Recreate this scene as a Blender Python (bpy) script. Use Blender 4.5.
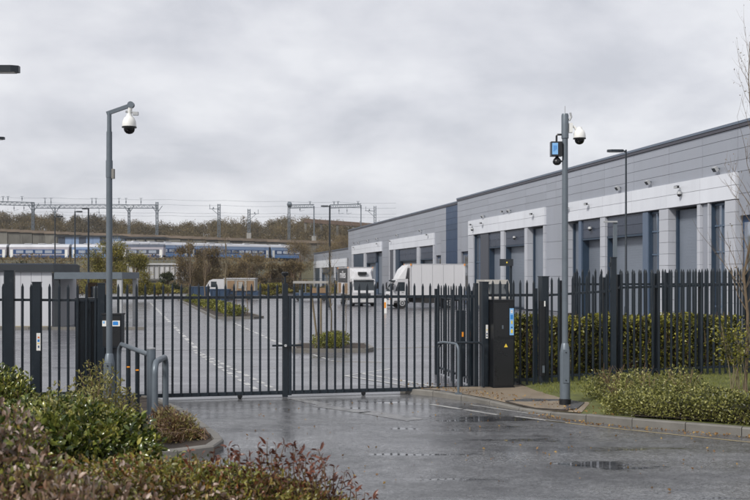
import bpy, math, random
import numpy as np
from mathutils import Matrix, Vector
R = math.radians
for o in list(bpy.data.objects): bpy.data.objects.remove(o)
S = bpy.context.scene
COL = S.collection

# ------------------------------------------------------------ camera
H = 2.6                      # eye height in metres
F = 1000.0                   # focal length in pixels of a 750 px wide picture
HZ = 275.0                   # row of the horizon
cam = bpy.data.cameras.new('camera'); camo = bpy.data.objects.new('camera', cam); COL.objects.link(camo)
camo.location = (0, 0, H); camo.rotation_euler = (R(90), 0, 0)
cam.sensor_width = 36; cam.lens = 48; cam.shift_y = 25/750
cam.clip_start = .1; cam.clip_end = 6000
cam.dof.use_dof = True; cam.dof.focus_distance = 24; cam.dof.aperture_fstop = 3.4
S.camera = camo
# ------------------------------------------------------------ sky
SUN_EL, SUN_AZ = 42, 222      # azimuth clockwise from +Y (behind the camera, to the left)
w = bpy.data.worlds.new('World'); S.world = w; w.use_nodes = True
nt = w.node_tree; nt.nodes.clear()
def N(tree, t, **kw):
    n = tree.nodes.new(t)
    for k, v in kw.items():
        if k in n.inputs.keys() if isinstance(k, str) else False: n.inputs[k].default_value = v
        else: setattr(n, k, v)
    return n
out = nt.nodes.new('ShaderNodeOutputWorld'); bg = nt.nodes.new('ShaderNodeBackground'); bg.inputs[1].default_value = .1
sky = nt.nodes.new('ShaderNodeTexSky'); sky.sky_type = 'NISHITA'; sky.sun_disc = False
sky.sun_elevation = R(SUN_EL); sky.sun_rotation = R(SUN_AZ); sky.air_density = 1; sky.dust_density = 2
tc = nt.nodes.new('ShaderNodeTexCoord'); sep = nt.nodes.new('ShaderNodeSeparateXYZ'); nt.links.new(tc.outputs['Generated'], sep.inputs[0])
def M(tree, op, a, b=None):
    n = tree.nodes.new('ShaderNodeMath'); n.operation = op
    for i, v in enumerate((a, b)):
        if v is None: continue
        if isinstance(v, (int, float)): n.inputs[i].default_value = v
        else: tree.links.new(v, n.inputs[i])
    return n.outputs[0]
zz = M(nt, 'ADD', M(nt, 'ABSOLUTE', sep.outputs[2]), .34)
cmb = nt.nodes.new('ShaderNodeCombineXYZ')
nt.links.new(M(nt, 'DIVIDE', sep.outputs[0], zz), cmb.inputs[0]); nt.links.new(M(nt, 'DIVIDE', sep.outputs[1], zz), cmb.inputs[1])
n1 = nt.nodes.new('ShaderNodeTexNoise'); n1.inputs['Scale'].default_value = 2.1; n1.inputs['Detail'].default_value = 8; n1.inputs['Roughness'].default_value = .56
n1.inputs['Distortion'].default_value = .15
nt.links.new(cmb.outputs[0], n1.inputs['Vector'])
ramp = nt.nodes.new('ShaderNodeValToRGB'); nt.links.new(n1.outputs[0], ramp.inputs[0])
e = ramp.color_ramp.elements
e[0].position = .37; e[0].color = (.62, .632, .685, 1); e[1].position = .60; e[1].color = (.86, .865, .90, 1)
m_ = ramp.color_ramp.elements.new(.48); m_.color = (.735, .742, .79, 1)
scl = nt.nodes.new('ShaderNodeVectorMath'); scl.operation = 'SCALE'; scl.inputs[3].default_value = 6.55; nt.links.new(ramp.outputs[0], scl.inputs[0])
mx = nt.nodes.new('ShaderNodeMix'); mx.data_type = 'RGBA'; mx.inputs[0].default_value = .93
nt.links.new(sky.outputs[0], mx.inputs[6]); nt.links.new(scl.outputs[0], mx.inputs[7])
nt.links.new(mx.outputs[2], bg.inputs[0]); nt.links.new(bg.outputs[0], out.inputs[0])
# ------------------------------------------------------------ sun
sl = bpy.data.lights.new('sun', 'SUN'); sl.energy = 2.3; sl.angle = R(10); sl.color = (1, .96, .9)
so = bpy.data.objects.new('sun', sl); COL.objects.link(so)
az = R(SUN_AZ); d_ = Vector((math.sin(az)*math.cos(R(SUN_EL)), math.cos(az)*math.cos(R(SUN_EL)), math.sin(R(SUN_EL))))
so.rotation_euler = d_.to_track_quat('Z', 'Y').to_euler(); so.location = (-20, -20, 30)
S.view_settings.view_transform = 'Standard'; S.view_settings.look = 'None'; S.view_settings.exposure = .6; S.view_settings.gamma = 1
S.cycles.max_bounces = 6; S.cycles.transparent_max_bounces = 8

# ------------------------------------------------------------ placing helpers
def G(px, py, z=0.0):         # point on a level plane
    d = (H-z)*F/(py-HZ); return Vector(((px-375)/F*d, d, z))
def W(px, py, d):             # point at depth d
    return Vector(((px-375)/F*d, d, H+(HZ-py)/F*d))
WM = {}
def link(o, parent=None, mw=None):
    COL.objects.link(o); mw = mw or Matrix()
    if parent is not None:
        o.parent = parent; o.matrix_parent_inverse = WM[parent.name].inverted()
    o.matrix_basis = mw; WM[o.name] = mw.copy(); return o
def thing(name, label, cat, loc=(0, 0, 0), group=None, rz=0):
    o = bpy.data.objects.new(name, None); o.empty_display_size = .2
    o['label'] = label; o['category'] = cat
    if group: o['group'] = group
    return link(o, None, Matrix.Translation(loc) @ Matrix.Rotation(rz, 4, 'Z'))
def tag(o, label=None, cat=None, group=None, kind=None):
    if label: o['label'] = label
    if cat: o['category'] = cat
    if group: o['group'] = group
    if kind: o['kind'] = kind
    return o
class MB:
    def __init__(s): s.v = []; s.f = []
    def add(s, vs, fs):
        k = len(s.v); s.v += [tuple(v) for v in vs]; s.f += [tuple(i+k for i in f) for f in fs]; return s
    def box(s, x0, x1, y0, y1, z0, z1, m=None, bev=0):
        if bev:
            b = min(bev, abs(x1-x0)*.45, abs(y1-y0)*.45)
            pl = [(x0+b, y0), (x1-b, y0), (x1, y0+b), (x1, y1-b), (x1-b, y1), (x0+b, y1), (x0, y1-b), (x0, y0+b)]
            return s.prism(pl, z0, z1, m)
        vs = [Vector(p) for p in ((x0, y0, z0), (x1, y0, z0), (x1, y1, z0), (x0, y1, z0), (x0, y0, z1), (x1, y0, z1), (x1, y1, z1), (x0, y1, z1))]
        if m: vs = [m @ p for p in vs]
        return s.add(vs, [(0, 3, 2, 1), (4, 5, 6, 7), (0, 1, 5, 4), (1, 2, 6, 5), (2, 3, 7, 6), (3, 0, 4, 7)])
    def prism(s, pl, z0, z1, m=None, top=None):
        n = len(pl); top = top or pl
        zt = z1 if isinstance(z1, (list, tuple)) else [z1]*n; zb = z0 if isinstance(z0, (list, tuple)) else [z0]*n
        vs = [Vector((p[0], p[1], zb[i])) for i, p in enumerate(pl)] + [Vector((p[0], p[1], zt[i])) for i, p in enumerate(top)]
        if m: vs = [m @ p for p in vs]
        return s.add(vs, [tuple(reversed(range(n))), tuple(range(n, 2*n))] + [(i, (i+1) % n, n+(i+1) % n, n+i) for i in range(n)])
    def tube(s, pts, r, n=8, caps=True):
        pts = [Vector(p) for p in pts]; rs = r if isinstance(r, (list, tuple)) else [r]*len(pts)
        k = len(s.v); vs = []; fs = []
        up = None
        for i, p in enumerate(pts):
            t = (pts[min(i+1, len(pts)-1)]-pts[max(i-1, 0)]).normalized()
            if up is None: up = t.orthogonal().normalized()
            a = (up-t*up.dot(t)); a = a.normalized() if a.length > 1e-6 else t.orthogonal().normalized(); up = a; b = t.cross(a)
            for j in range(n):
                th = 2*math.pi*j/n; vs.append(p+(a*math.cos(th)+b*math.sin(th))*rs[i])
        for i in range(len(pts)-1):
            for j in range(n): fs.append((i*n+j, i*n+(j+1) % n, (i+1)*n+(j+1) % n, (i+1)*n+j))
        if caps: fs.append(tuple(reversed(range(n)))); fs.append(tuple(range((len(pts)-1)*n, len(pts)*n)))
        return s.add(vs, fs)
    def lathe(s, prof, c, n=16, axis='Z'):
        vs = []; fs = []
        for (r, z) in prof:
            for j in range(n):
                th = 2*math.pi*j/n; x, y = r*math.cos(th), r*math.sin(th)
                if axis == 'Z': vs.append((c[0]+x, c[1]+y, c[2]+z))
                elif axis == 'X': vs.append((c[0]+z, c[1]+x, c[2]+y))
                else: vs.append((c[0]+x, c[1]+z, c[2]+y))
        for i in range(len(prof)-1):
            for j in range(n): fs.append((i*n+j, i*n+(j+1) % n, (i+1)*n+(j+1) % n, (i+1)*n+j))
        fs.append(tuple(reversed(range(n)))); fs.append(tuple(range((len(prof)-1)*n, len(prof)*n)))
        return s.add(vs, fs)
    def bar(s, a, b, r): return s.tube([a, b], r, 4)
    def mesh(s, name, mat, smooth=False):
        me = bpy.data.meshes.new(name); me.from_pydata(s.v, [], s.f); me.materials.append(mat)
        if smooth:
            me.polygons.foreach_set('use_smooth', [True]*len(me.polygons))
            try: me.set_sharp_from_angle(angle=R(35))
            except Exception: pass
        me.update(); return me
    def build(s, name, mat, parent=None, smooth=False, mw=None):
        return link(bpy.data.objects.new(name, s.mesh(name, mat, smooth)), parent, mw)
def inst(name, me, parent, mw): return link(bpy.data.objects.new(name, me), parent, mw)
def copy_tree(o, parent=None):
    c = o.copy(); COL.objects.link(c)
    if parent is not None: c.parent = parent
    for ch in list(o.children): copy_tree(ch, c)
    return c
def T(x, y, z, rz=0): return Matrix.Translation((x, y, z)) @ Matrix.Rotation(rz, 4, 'Z')

# ------------------------------------------------------------ materials
def pbr(name, col, rough=.5, metal=0, var=.12, scale=2.0, bump=0, bscale=40, streak=0, objvar=0, spec=.5, dirt=None, rvar=.08):
    m = bpy.data.materials.new(name); m.use_nodes = True; t = m.node_tree
    b = t.nodes['Principled BSDF']; b.inputs['Metallic'].default_value = metal; b.inputs['Specular IOR Level'].default_value = spec
    g = t.nodes.new('ShaderNodeNewGeometry')
    n = t.nodes.new('ShaderNodeTexNoise'); n.inputs['Scale'].default_value = scale; n.inputs['Detail'].default_value = 6; n.inputs['Roughness'].default_value = .6
    mp = t.nodes.new('ShaderNodeMapping'); t.links.new(g.outputs['Position'], mp.inputs[0]); t.links.new(mp.outputs[0], n.inputs['Vector'])
    if streak: mp.inputs['Scale'].default_value = (1, 1, streak)
    fac = M(t, 'MULTIPLY', M(t, 'SUBTRACT', n.outputs[0], .5), var*3.0)
    if objvar:
        oi = t.nodes.new('ShaderNodeObjectInfo')
        fac = M(t, 'ADD', fac, M(t, 'MULTIPLY', M(t, 'SUBTRACT', oi.outputs['Random'], .5), objvar*2))
    fac = M(t, 'ADD', fac, 1.0)
    sc = t.nodes.new('ShaderNodeVectorMath'); sc.operation = 'SCALE'; sc.inputs[0].default_value = col[:3]; t.links.new(fac, sc.inputs[3])
    src = sc.outputs[0]
    if dirt:
        n2 = t.nodes.new('ShaderNodeTexNoise'); n2.inputs['Scale'].default_value = dirt[1]; n2.inputs['Detail'].default_value = 8; n2.inputs['Roughness'].default_value = .7
        t.links.new(mp.outputs[0], n2.inputs['Vector'])
        rr = t.nodes.new('ShaderNodeMapRange'); rr.inputs[1].default_value = dirt[2]; rr.inputs[2].default_value = dirt[2]+.14; rr.inputs[4].default_value = dirt[3]; t.links.new(n2.outputs[0], rr.inputs[0])
        x = t.nodes.new('ShaderNodeMix'); x.data_type = 'RGBA'; t.links.new(rr.outputs[0], x.inputs[0]); t.links.new(src, x.inputs[6]); x.inputs[7].default_value = (*dirt[0], 1); src = x.outputs[2]
    t.links.new(src, b.inputs['Base Color'])
    t.links.new(M(t, 'ADD', M(t, 'MULTIPLY', M(t, 'SUBTRACT', n.outputs[0], .5), rvar*3), rough), b.inputs['Roughness'])
    if bump:
        nb = t.nodes.new('ShaderNodeTexNoise'); nb.inputs['Scale'].default_value = bscale; nb.inputs['Detail'].default_value = 4; t.links.new(g.outputs['Position'], nb.inputs['Vector'])
        bp = t.nodes.new('ShaderNodeBump'); bp.inputs['Strength'].default_value = bump; bp.inputs['Distance'].default_value = .01; t.links.new(nb.outputs[0], bp.inputs['Height']); t.links.new(bp.outputs[0], b.inputs['Normal'])
    return m
def leafmat(name, cols, rough=.42, scale=1.2, trans=.25, w=.5):
    m = bpy.data.materials.new(name); m.use_nodes = True; t = m.node_tree; b = t.nodes['Principled BSDF']
    g = t.nodes.new('ShaderNodeNewGeometry'); n = t.nodes.new('ShaderNodeTexNoise'); n.inputs['Scale'].default_value = scale; n.inputs['Detail'].default_value = 3
    t.links.new(g.outputs['Position'], n.inputs['Vector'])
    f = M(t, 'ADD', M(t, 'MULTIPLY', g.outputs['Random Per Island'], w), M(t, 'MULTIPLY', M(t, 'ADD', M(t, 'MULTIPLY', M(t, 'SUBTRACT', n.outputs[0], .5), 2.4), .5), 1-w))
    r = t.nodes.new('ShaderNodeValToRGB'); t.links.new(f, r.inputs[0])
    el = r.color_ramp.elements
    while len(el) < len(cols): el.new(.5)
    for i, c in enumerate(cols): el[i].position = i/(len(cols)-1)*.9+.05; el[i].color = (*c, 1)
    t.links.new(r.outputs[0], b.inputs['Base Color']); b.inputs['Roughness'].default_value = rough
    tr = t.nodes.new('ShaderNodeBsdfTranslucent'); t.links.new(r.outputs[0], tr.inputs[0])
    mixs = t.nodes.new('ShaderNodeMixShader'); mixs.inputs[0].default_value = trans
    t.links.new(b.outputs[0], mixs.inputs[1]); t.links.new(tr.outputs[0], mixs.inputs[2]); t.links.new(mixs.outputs[0], t.nodes['Material Output'].inputs[0])
    return m
def asphalt(name, dark, light, wet=.5, sheen=(.12, .5), pud=.60, gs=38, gc=(.45, 1.7), spec=.5, film=1.0):
    m = bpy.data.materials.new(name); m.use_nodes = True; t = m.node_tree; b = t.nodes['Principled BSDF']
    g = t.nodes.new('ShaderNodeNewGeometry'); b.inputs['Specular IOR Level'].default_value = spec
    def noise(scale, det=5, mapscale=None, rough=.6):
        n = t.nodes.new('ShaderNodeTexNoise'); n.inputs['Scale'].default_value = scale; n.inputs['Detail'].default_value = det; n.inputs['Roughness'].default_value = rough
        if mapscale:
            mp = t.nodes.new('ShaderNodeMapping'); mp.inputs['Scale'].default_value = mapscale; mp.inputs['Rotation'].default_value = (0, 0, .12)
            t.links.new(g.outputs['Position'], mp.inputs[0]); t.links.new(mp.outputs[0], n.inputs['Vector'])
        else: t.links.new(g.outputs['Position'], n.inputs['Vector'])
        return n.outputs[0]
    def rng(v, a, c, lo, hi):
        r = t.nodes.new('ShaderNodeMapRange'); r.inputs[1].default_value = a; r.inputs[2].default_value = c; r.inputs[3].default_value = lo; r.inputs[4].default_value = hi; t.links.new(v, r.inputs[0]); return r.outputs[0]
    big = noise(.5, 6, (.55, 1.3, 1)); grain = noise(gs*1.3, 3); mid = noise(3.2, 8)
    x = t.nodes.new('ShaderNodeMix'); x.data_type = 'RGBA'; t.links.new(rng(M(t, 'ADD', M(t, 'MULTIPLY', big, .6), M(t, 'MULTIPLY', mid, .4)), .38, .62, 0, 1), x.inputs[0])
    x.inputs[6].default_value = (*dark, 1); x.inputs[7].default_value = (*light, 1)
    vo = t.nodes.new('ShaderNodeTexVoronoi'); vo.inputs['Scale'].default_value = gs; t.links.new(g.outputs['Position'], vo.inputs['Vector'])
    sc = t.nodes.new('ShaderNodeVectorMath'); sc.operation = 'SCALE'; t.links.new(x.outputs[2], sc.inputs[0])
    sx = t.nodes.new('ShaderNodeSeparateXYZ'); t.links.new(vo.outputs['Color'], sx.inputs[0])
    t.links.new(rng(sx.outputs[0], 0, 1, gc[0], gc[1]), sc.inputs[3])
    t.links.new(sc.outputs[0], b.inputs['Base Color'])
    p = noise(.8, 6, (.38, 1.7, 1), .6)
    pm = rng(p, pud, pud+.035, 0, 1)                      # puddle mask
    ro = M(t, 'ADD', rng(M(t, 'ADD', M(t, 'MULTIPLY', big, .5), M(t, 'MULTIPLY', p, .5)), .36, .62, sheen[1], sheen[0]), M(t, 'MULTIPLY', M(t, 'SUBTRACT', grain, .5), .35 if gs > 30 else .1))
    fl = M(t, 'MULTIPLY', rng(noise(.42, 5, (.42, 1.5, 1), .55), .46, .58, 0, 1), film)
    fm = t.nodes.new('ShaderNodeMix'); t.links.new(fl, fm.inputs[0]); t.links.new(ro, fm.inputs[2]); t.links.new(M(t, 'ADD', M(t, 'MULTIPLY', M(t, 'SUBTRACT', grain, .5), .2), .24), fm.inputs[3]); ro = fm.outputs[0]
    rm = t.nodes.new('ShaderNodeMix'); t.links.new(pm, rm.inputs[0]); t.links.new(ro, rm.inputs[2]); rm.inputs[3].default_value = .04
    t.links.new(rm.outputs[0], b.inputs['Roughness'])
    bp = t.nodes.new('ShaderNodeBump'); bp.inputs['Distance'].default_value = .006
    t.links.new(M(t, 'MULTIPLY', M(t, 'MULTIPLY', M(t, 'SUBTRACT', 1.0, pm), M(t, 'SUBTRACT', 1.0, M(t, 'MULTIPLY', fl, .75))), wet), bp.inputs['Strength'])
    t.links.new(M(t, 'ADD', M(t, 'MULTIPLY', grain, .6), vo.outputs['Distance']), bp.inputs['Height']); t.links.new(bp.outputs[0], b.inputs['Normal'])
    return m
m_road = asphalt('wet_asphalt', (.030, .0305, .033), (.12, .122, .128), .40, (.12, .46), .592, spec=.8)
m_yard = asphalt('yard_asphalt', (.07, .07, .079), (.12, .12, .135), .0, (.16, .40), .66, 12, (.88, 1.12), .8, .7)
m_path = pbr('wet_footway', (.24, .195, .145), .38, 0, .3, 1.6, .4, 90, dirt=((.09, .08, .07), .8, .52, .7))
m_pathdark = asphalt('path_asphalt', (.045, .046, .05), (.075, .075, .08), .5, (.2, .5), .7)
m_kerb = pbr('kerb_concrete', (.145, .138, .125), .6, 0, .25, 4, .5, 120, objvar=.12, dirt=((.12, .11, .09), 3, .55, .7))
m_grass = pbr('grass_soil', (.09, .10, .025), .8, 0, .5, 3, .8, 60)
m_soil = pbr('soil', (.035, .025, .018), .9, 0, .5, 6, 1, 30)
m_field = pbr('rough_ground', (.07, .065, .035), .9, 0, .6, .15, .5, 4)
m_fence = pbr('fence_paint', (.008, .014, .021), .36, .0, .25, 3, .12, 60, spec=.5, objvar=.12, dirt=((.05, .055, .06), 6, .60, .6))
m_galv = pbr('galvanised_steel', (.125, .15, .175), .42, .3, .15, 5, .1, 50, dirt=((.09, .10, .11), 5, .58, .6))
m_galvl = pbr('pale_galvanised', (.40, .41, .42), .45, .3, .15, 5)
m_black = pbr('black_steel', (.006, .007, .009), .4, 0, .2, 4, dirt=((.03, .03, .03), 5, .6, .5))
m_bplast = pbr('black_plastic', (.012, .013, .015), .3, 0, .1, 5)
m_dome = pbr('smoked_dome', (.006, .006, .008), .05, 0, .05, 5)
m_white = pbr('white_plastic', (.72, .72, .70), .35, 0, .08, 9)
m_clad = pbr('grey_cladding', (.305, .325, .37), .36, .25, .10, .8, .0, streak=.14, objvar=.05, dirt=((.30, .31, .35), .6, .5, .5))
m_white_clad = pbr('white_cladding', (.62, .642, .69), .38, .1, .08, 1.0, streak=.14, objvar=.035, dirt=((.52, .54, .60), .8, .56, .5))
m_pier = pbr('pier_cladding', (.43, .447, .49), .38, .1, .1, 1.0, streak=.14, objvar=.04, dirt=((.30, .31, .35), .9, .55, .5))
m_span = pbr('spandrel_panel', (.055, .068, .098), .3, .2, .08, .8, objvar=.08)
m_navy = pbr('navy_cladding', (.016, .042, .095), .35, .1, .08, .8, objvar=.08)
m_blue = pbr('blue_column_or_recess', (.095, .13, .19), .35, .1, .08, .8)
m_jamb = pbr('dark_blue_jamb', (.02, .038, .065), .4, 0, .1, .8)
m_core = pbr('core_wall', (.06, .065, .08), .7, 0, .1, 1)
m_roof = pbr('roof_trim', (.13, .16, .21), .35, .3, .06, 1)
m_joint = pbr('panel_joint', (.17, .175, .20), .6, 0, .05, 1)
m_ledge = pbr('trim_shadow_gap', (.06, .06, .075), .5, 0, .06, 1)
m_glass = pbr('window_glass', (.40, .44, .50), .03, .8, .02, 1, spec=.9, rvar=0)
m_vglass = pbr('windscreen_glass', (.02, .028, .034), .05, 0, .02, 1, spec=.7, rvar=0)
m_frame = pbr('window_frame', (.10, .14, .20), .4, .2, .05, 1)
def shutter_mat():
    m = pbr('roller_shutter', (.17, .195, .235), .42, .2, .12, .6, objvar=.14); t = m.node_tree
    g = t.nodes.new('ShaderNodeNewGeometry'); wv = t.nodes.new('ShaderNodeTexWave'); wv.bands_direction = 'Z'; wv.inputs['Scale'].default_value = 4.2; wv.inputs['Distortion'].default_value = .0
    t.links.new(g.outputs['Position'], wv.inputs['Vector']); bp = t.nodes.new('ShaderNodeBump'); bp.inputs['Distance'].default_value = .01; bp.inputs['Strength'].default_value = .45
    t.links.new(wv.outputs[1], bp.inputs['Height']); t.links.new(bp.outputs[0], t.nodes['Principled BSDF'].inputs['Normal']); return m
m_shut = shutter_mat()
m_conc = pbr('weathered_concrete', (.30, .29, .27), .8, 0, .35, .7, .4, 8, streak=.25, objvar=.2, dirt=((.10, .095, .085), .5, .5, .7))
m_concd = pbr('dark_concrete', (.13, .125, .11), .85, 0, .4, .6, .4, 8, streak=.3, objvar=.3, dirt=((.05, .045, .04), .5, .5, .7))
m_concl = pbr('pale_concrete', (.40, .40, .41), .8, 0, .3, .7, .3, 8, streak=.25, objvar=.12, dirt=((.15, .15, .15), .5, .55, .7))
m_rust = pbr('rusty_parapet', (.15, .115, .085), .7, 0, .4, .5, .2, 8, objvar=.2)
m_bark = pbr('bark', (.13, .095, .06), .85, 0, .35, 8, .4, 40)
m_barkl = pbr('pale_bark', (.15, .12, .075), .8, 0, .35, 8, .4, 40)
m_twig = pbr('brown_twigs', (.12, .075, .045), .8, 0, .3, 8)
m_line = pbr('worn_white_paint', (.34, .34, .33), .4, 0, .3, 3, .2, 90, dirt=((.15, .15, .155), 4, .47, .85))
m_faint = pbr('very_worn_paint', (.21, .21, .21), .3, 0, .3, 3, .2, 90, dirt=((.09, .09, .095), 3, .44, .95))
m_yel = pbr('worn_yellow_paint', (.27, .22, .12), .5, 0, .3, 3, .2, 90, dirt=((.13, .12, .10), 3, .46, .85))
m_seam = pbr('bitumen_seam', (.03, .03, .032), .4, 0, .2, 3)
m_tyre = pbr('rubber', (.014, .014, .015), .7, 0, .2, 9)
m_line2 = pbr('yard_white_paint', (.40, .40, .39), .4, 0, .3, 3, .2, 90, dirt=((.16, .16, .17), 4, .52, .8))
m_trail = pbr('dull_trailer_paint', (.30, .29, .27), .5, 0, .2, 1)
m_vwhite = pbr('white_vehicle_paint', (.50, .50, .515), .28, 0, .06, 2, dirt=((.42, .40, .37), 2.5, .60, .6))
m_box = pbr('white_box_side', (.58, .58, .60), .45, 0, .05, .8, streak=.3, dirt=((.45, .44, .42), 1.5, .6, .5))
m_charc = pbr('charcoal_vinyl', (.035, .036, .04), .5, 0, .15, 2)
m_oran = pbr('orange_panel', (.22, .14, .075), .5, 0, .25, 2)
m_chas = pbr('chassis', (.022, .021, .021), .6, 0, .4, 3)
m_lamp = pbr('headlamp', (.6, .6, .62), .08, .2, .02, 3)
m_amber = pbr('amber_lens', (.75, .28, .03), .2, 0, .02, 3)
m_yplate = pbr('pale_plate', (.7, .7, .66), .4, 0, .02, 3)
m_bluep = pbr('blue_paint', (.02, .045, .09), .4, 0, .15, 1)
m_sbl = pbr('sign_blue', (.03, .22, .60), .35, 0, .05, 5)
m_slb = pbr('sign_pale_blue', (.22, .45, .75), .3, 0, .05, 5)
m_syl = pbr('sign_yellow', (.75, .55, .06), .4, 0, .05, 5)
m_sred = pbr('sign_orange', (.60, .16, .05), .4, 0, .05, 5)
m_sdk = pbr('sign_dark', (.03, .06, .14), .4, 0, .05, 5)
m_tsilv = pbr('train_silver', (.38, .36, .40), .3, .2, .12, .3)
m_tblue = pbr('train_blue', (.10, .22, .46), .3, .1, .12, .3)
m_tnavy = pbr('train_navy', (.02, .06, .17), .3, .1, .12, .3)
m_tpale = pbr('train_pale_blue', (.20, .28, .43), .3, .1, .12, .3)
m_troof = pbr('train_roof', (.44, .45, .48), .35, .2, .12, .3)
m_ball = pbr('ballast', (.09, .075, .06), .9, 0, .5, 1.5, .6, 8)
m_hut = pbr('ribbed_hut_wall', (.46, .47, .50), .5, .1, .06, 1, streak=.3, dirt=((.4, .4, .4), 1, .57, .5))
m_fascia = pbr('dark_fascia', (.022, .027, .033), .45, .1, .1, 1)

# ------------------------------------------------------------ foliage
def rawmesh(name, V, tri, mat, tint=None):
    me = bpy.data.meshes.new(name); me.vertices.add(len(V)); me.vertices.foreach_set('co', V.astype(np.float32).ravel())
    me.loops.add(tri.size); me.loops.foreach_set('vertex_index', tri.astype(np.int32).ravel())
    me.polygons.add(len(tri)); me.polygons.foreach_set('loop_start', np.arange(0, tri.size, 3, dtype=np.int32)); me.materials.append(mat)
    me.update(calc_edges=True); return me
def unit(a): return a/np.maximum(np.linalg.norm(a, axis=1, keepdims=True), 1e-9)
def leafgeo(P, size, rng, aspect=.5, up=.25, out=None, near=False):
    n = len(P); a = rng.normal(size=(n, 3)); a[:, 2] += up
    if out is not None: a = a*.8+out*1.1
    a = unit(a); b = rng.normal(size=(n, 3)); b[:, 2] *= .5; b = unit(np.cross(a, b)); c = np.cross(a, b); c *= np.sign(c[:, 2:3]+1e-9)
    L = size*rng.uniform(.6, 1.3, (n, 1)); Wd = L*aspect*.5
    if not near:
        V = np.stack([P, P+a*L*.45+b*Wd+c*Wd*.35, P+a*L, P+a*L*.45-b*Wd+c*Wd*.35], 1)
        t = np.array([[0, 1, 2], [0, 2, 3]])
    else:
        dr = c*L*.18
        V = np.stack([P, P+a*L*.28+b*Wd*.85+c*Wd*.3, P+a*L*.66+b*Wd*.8+c*Wd*.25, P+a*L-dr, P+a*L*.66-b*Wd*.8+c*Wd*.25, P+a*L*.28-b*Wd*.85+c*Wd*.3, P+a*L*.5+c*L*.02], 1)
        t = np.array([[0, 1, 6], [1, 2, 6], [2, 3, 6], [3, 4, 6], [4, 5, 6], [5, 0, 6]])
    k = V.shape[1]
    return V.reshape(-1, 3), (t[None]+(np.arange(n)*k)[:, None, None]).reshape(-1, 3)
def leaves(name, P, size, mat, parent=None, seed=1, aspect=.5, up=.25, near=False, ctr=None):
    rng = np.random.default_rng(seed); out_ = unit(P-np.array(ctr)) if ctr is not None else None
    V, t = leafgeo(P, size, rng, aspect, up, out_, near)
    o = bpy.data.objects.new(name, rawmesh(name, V, t, mat)); link(o, parent)
    return o
def blobpts(blobs, n, rng, clump=.0, shell=.55, zmin=.02):
    vol = np.array([b[3]*b[4]*b[5] for b in blobs])**.67; k = rng.choice(len(blobs), n, p=vol/vol.sum())
    B = np.array(blobs, float)[k]; u = unit(rng.normal(size=(n, 3))); r = shell+(1-shell)*rng.random((n, 1))**.6
    if clump:
        q = np.floor(u*3.2+.5)/3.2; u = unit(u*(1-clump)+q*clump); r = r*(.86+.28*np.sin(k[:, None]*7.1+q.sum(1)[:, None]*9))
    P = B[:, :3]+u*B[:, 3:6]*r
    return P[P[:, 2] > zmin]
def boxpts(x0, x1, y0, y1, z0, z1, n, rng, depth=.18, rough=.06):
    P = rng.random((n, 3)); f = rng.random(n); ax = np.where(f < .5, 1, np.where(f < .85, 2, 0)); s = np.where(ax == 2, 1, np.where(ax == 1, 0, rng.integers(0, 2, n)))
    D = np.array([x1-x0, y1-y0, z1-z0]); dep = rng.random(n)**1.3*depth
    P = P*D+np.array([x0, y0, z0])
    for i in range(n):
        a = ax[i]; lo = (x0, y0, z0)[a]; hi = (x1, y1, z1)[a]; P[i, a] = lo+dep[i] if s[i] == 0 else hi-dep[i]
    wob = rough*(np.sin(P[:, 0]*3.1+P[:, 2]*2)+np.sin(P[:, 0]*7.3+1+P[:, 1]*5)+np.sin(P[:, 0]*13+P[:, 2]*9)*.6)
    P[:, 2] += wob*(P[:, 2]-z0)/(z1-z0); P[:, 1] += wob*.8
    return P+rng.normal(size=P.shape)*rough*.4
def branches(name, base, h, r, mat, parent, seed, spread=.5, n1=18, start=.3, lean=(0, 0), twig=3, L1=.32, sides=4, bend=.35):
    rnd = random.Random(seed); mb = MB(); pts = []; rs = []; p = Vector(base); n = 9
    for i in range(n+1):
        t = i/n; pts.append(Vector(base)+Vector((lean[0]*t+rnd.uniform(-.012, .012)*h*(t > 0), lean[1]*t+rnd.uniform(-.01, .01)*h*(t > 0), h*t))); rs.append(r*(1-.86*t)+.002)
    tr = MB().tube(pts, rs, 7).build('trunk', mat, parent, True)
    ends = []
    def at(t): k = min(int(t*n), n-1); return pts[k].lerp(pts[k+1], t*n-k)
    for i in range(n1):
        t = start+(1-start)*(i+rnd.random()*.8)/n1*.97; a = rnd.uniform(0, 6.283); L = h*L1*(1-t*.62)*rnd.uniform(.6, 1.2)
        d = Vector((math.cos(a)*spread, math.sin(a)*spread, 1)).normalized(); q = at(t); rr = max(r*(1-.86*t)*.45, .005); P = [q.copy()]; D = d.copy()
        for s in range(4): D = (D+Vector((rnd.uniform(-.25, .25), rnd.uniform(-.25, .25), bend*.35))).normalized(); P.append(P[-1]+D*L/4)
        mb.tube(P, [rr, rr*.8, rr*.6, rr*.45, rr*.25], sides, False); ends.append(P[-1])
        for k in range(twig):
            j = rnd.randint(1, 3); q2 = P[j].lerp(P[j+1], rnd.random()); D2 = (D+Vector((rnd.uniform(-1, 1), rnd.uniform(-1, 1), rnd.uniform(-.2, .8)))).normalized(); l2 = L*rnd.uniform(.25, .5)
            mid = q2+D2*l2*.5; e2 = mid+(D2+Vector((0, 0, .4))).normalized()*l2*.5
            mb.tube([q2, mid, e2], [rr*.4, rr*.3, rr*.15], 3, False); ends.append(e2); ends.append(mid)
    mb.build('branches', mat, parent)
    return ends
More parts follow.
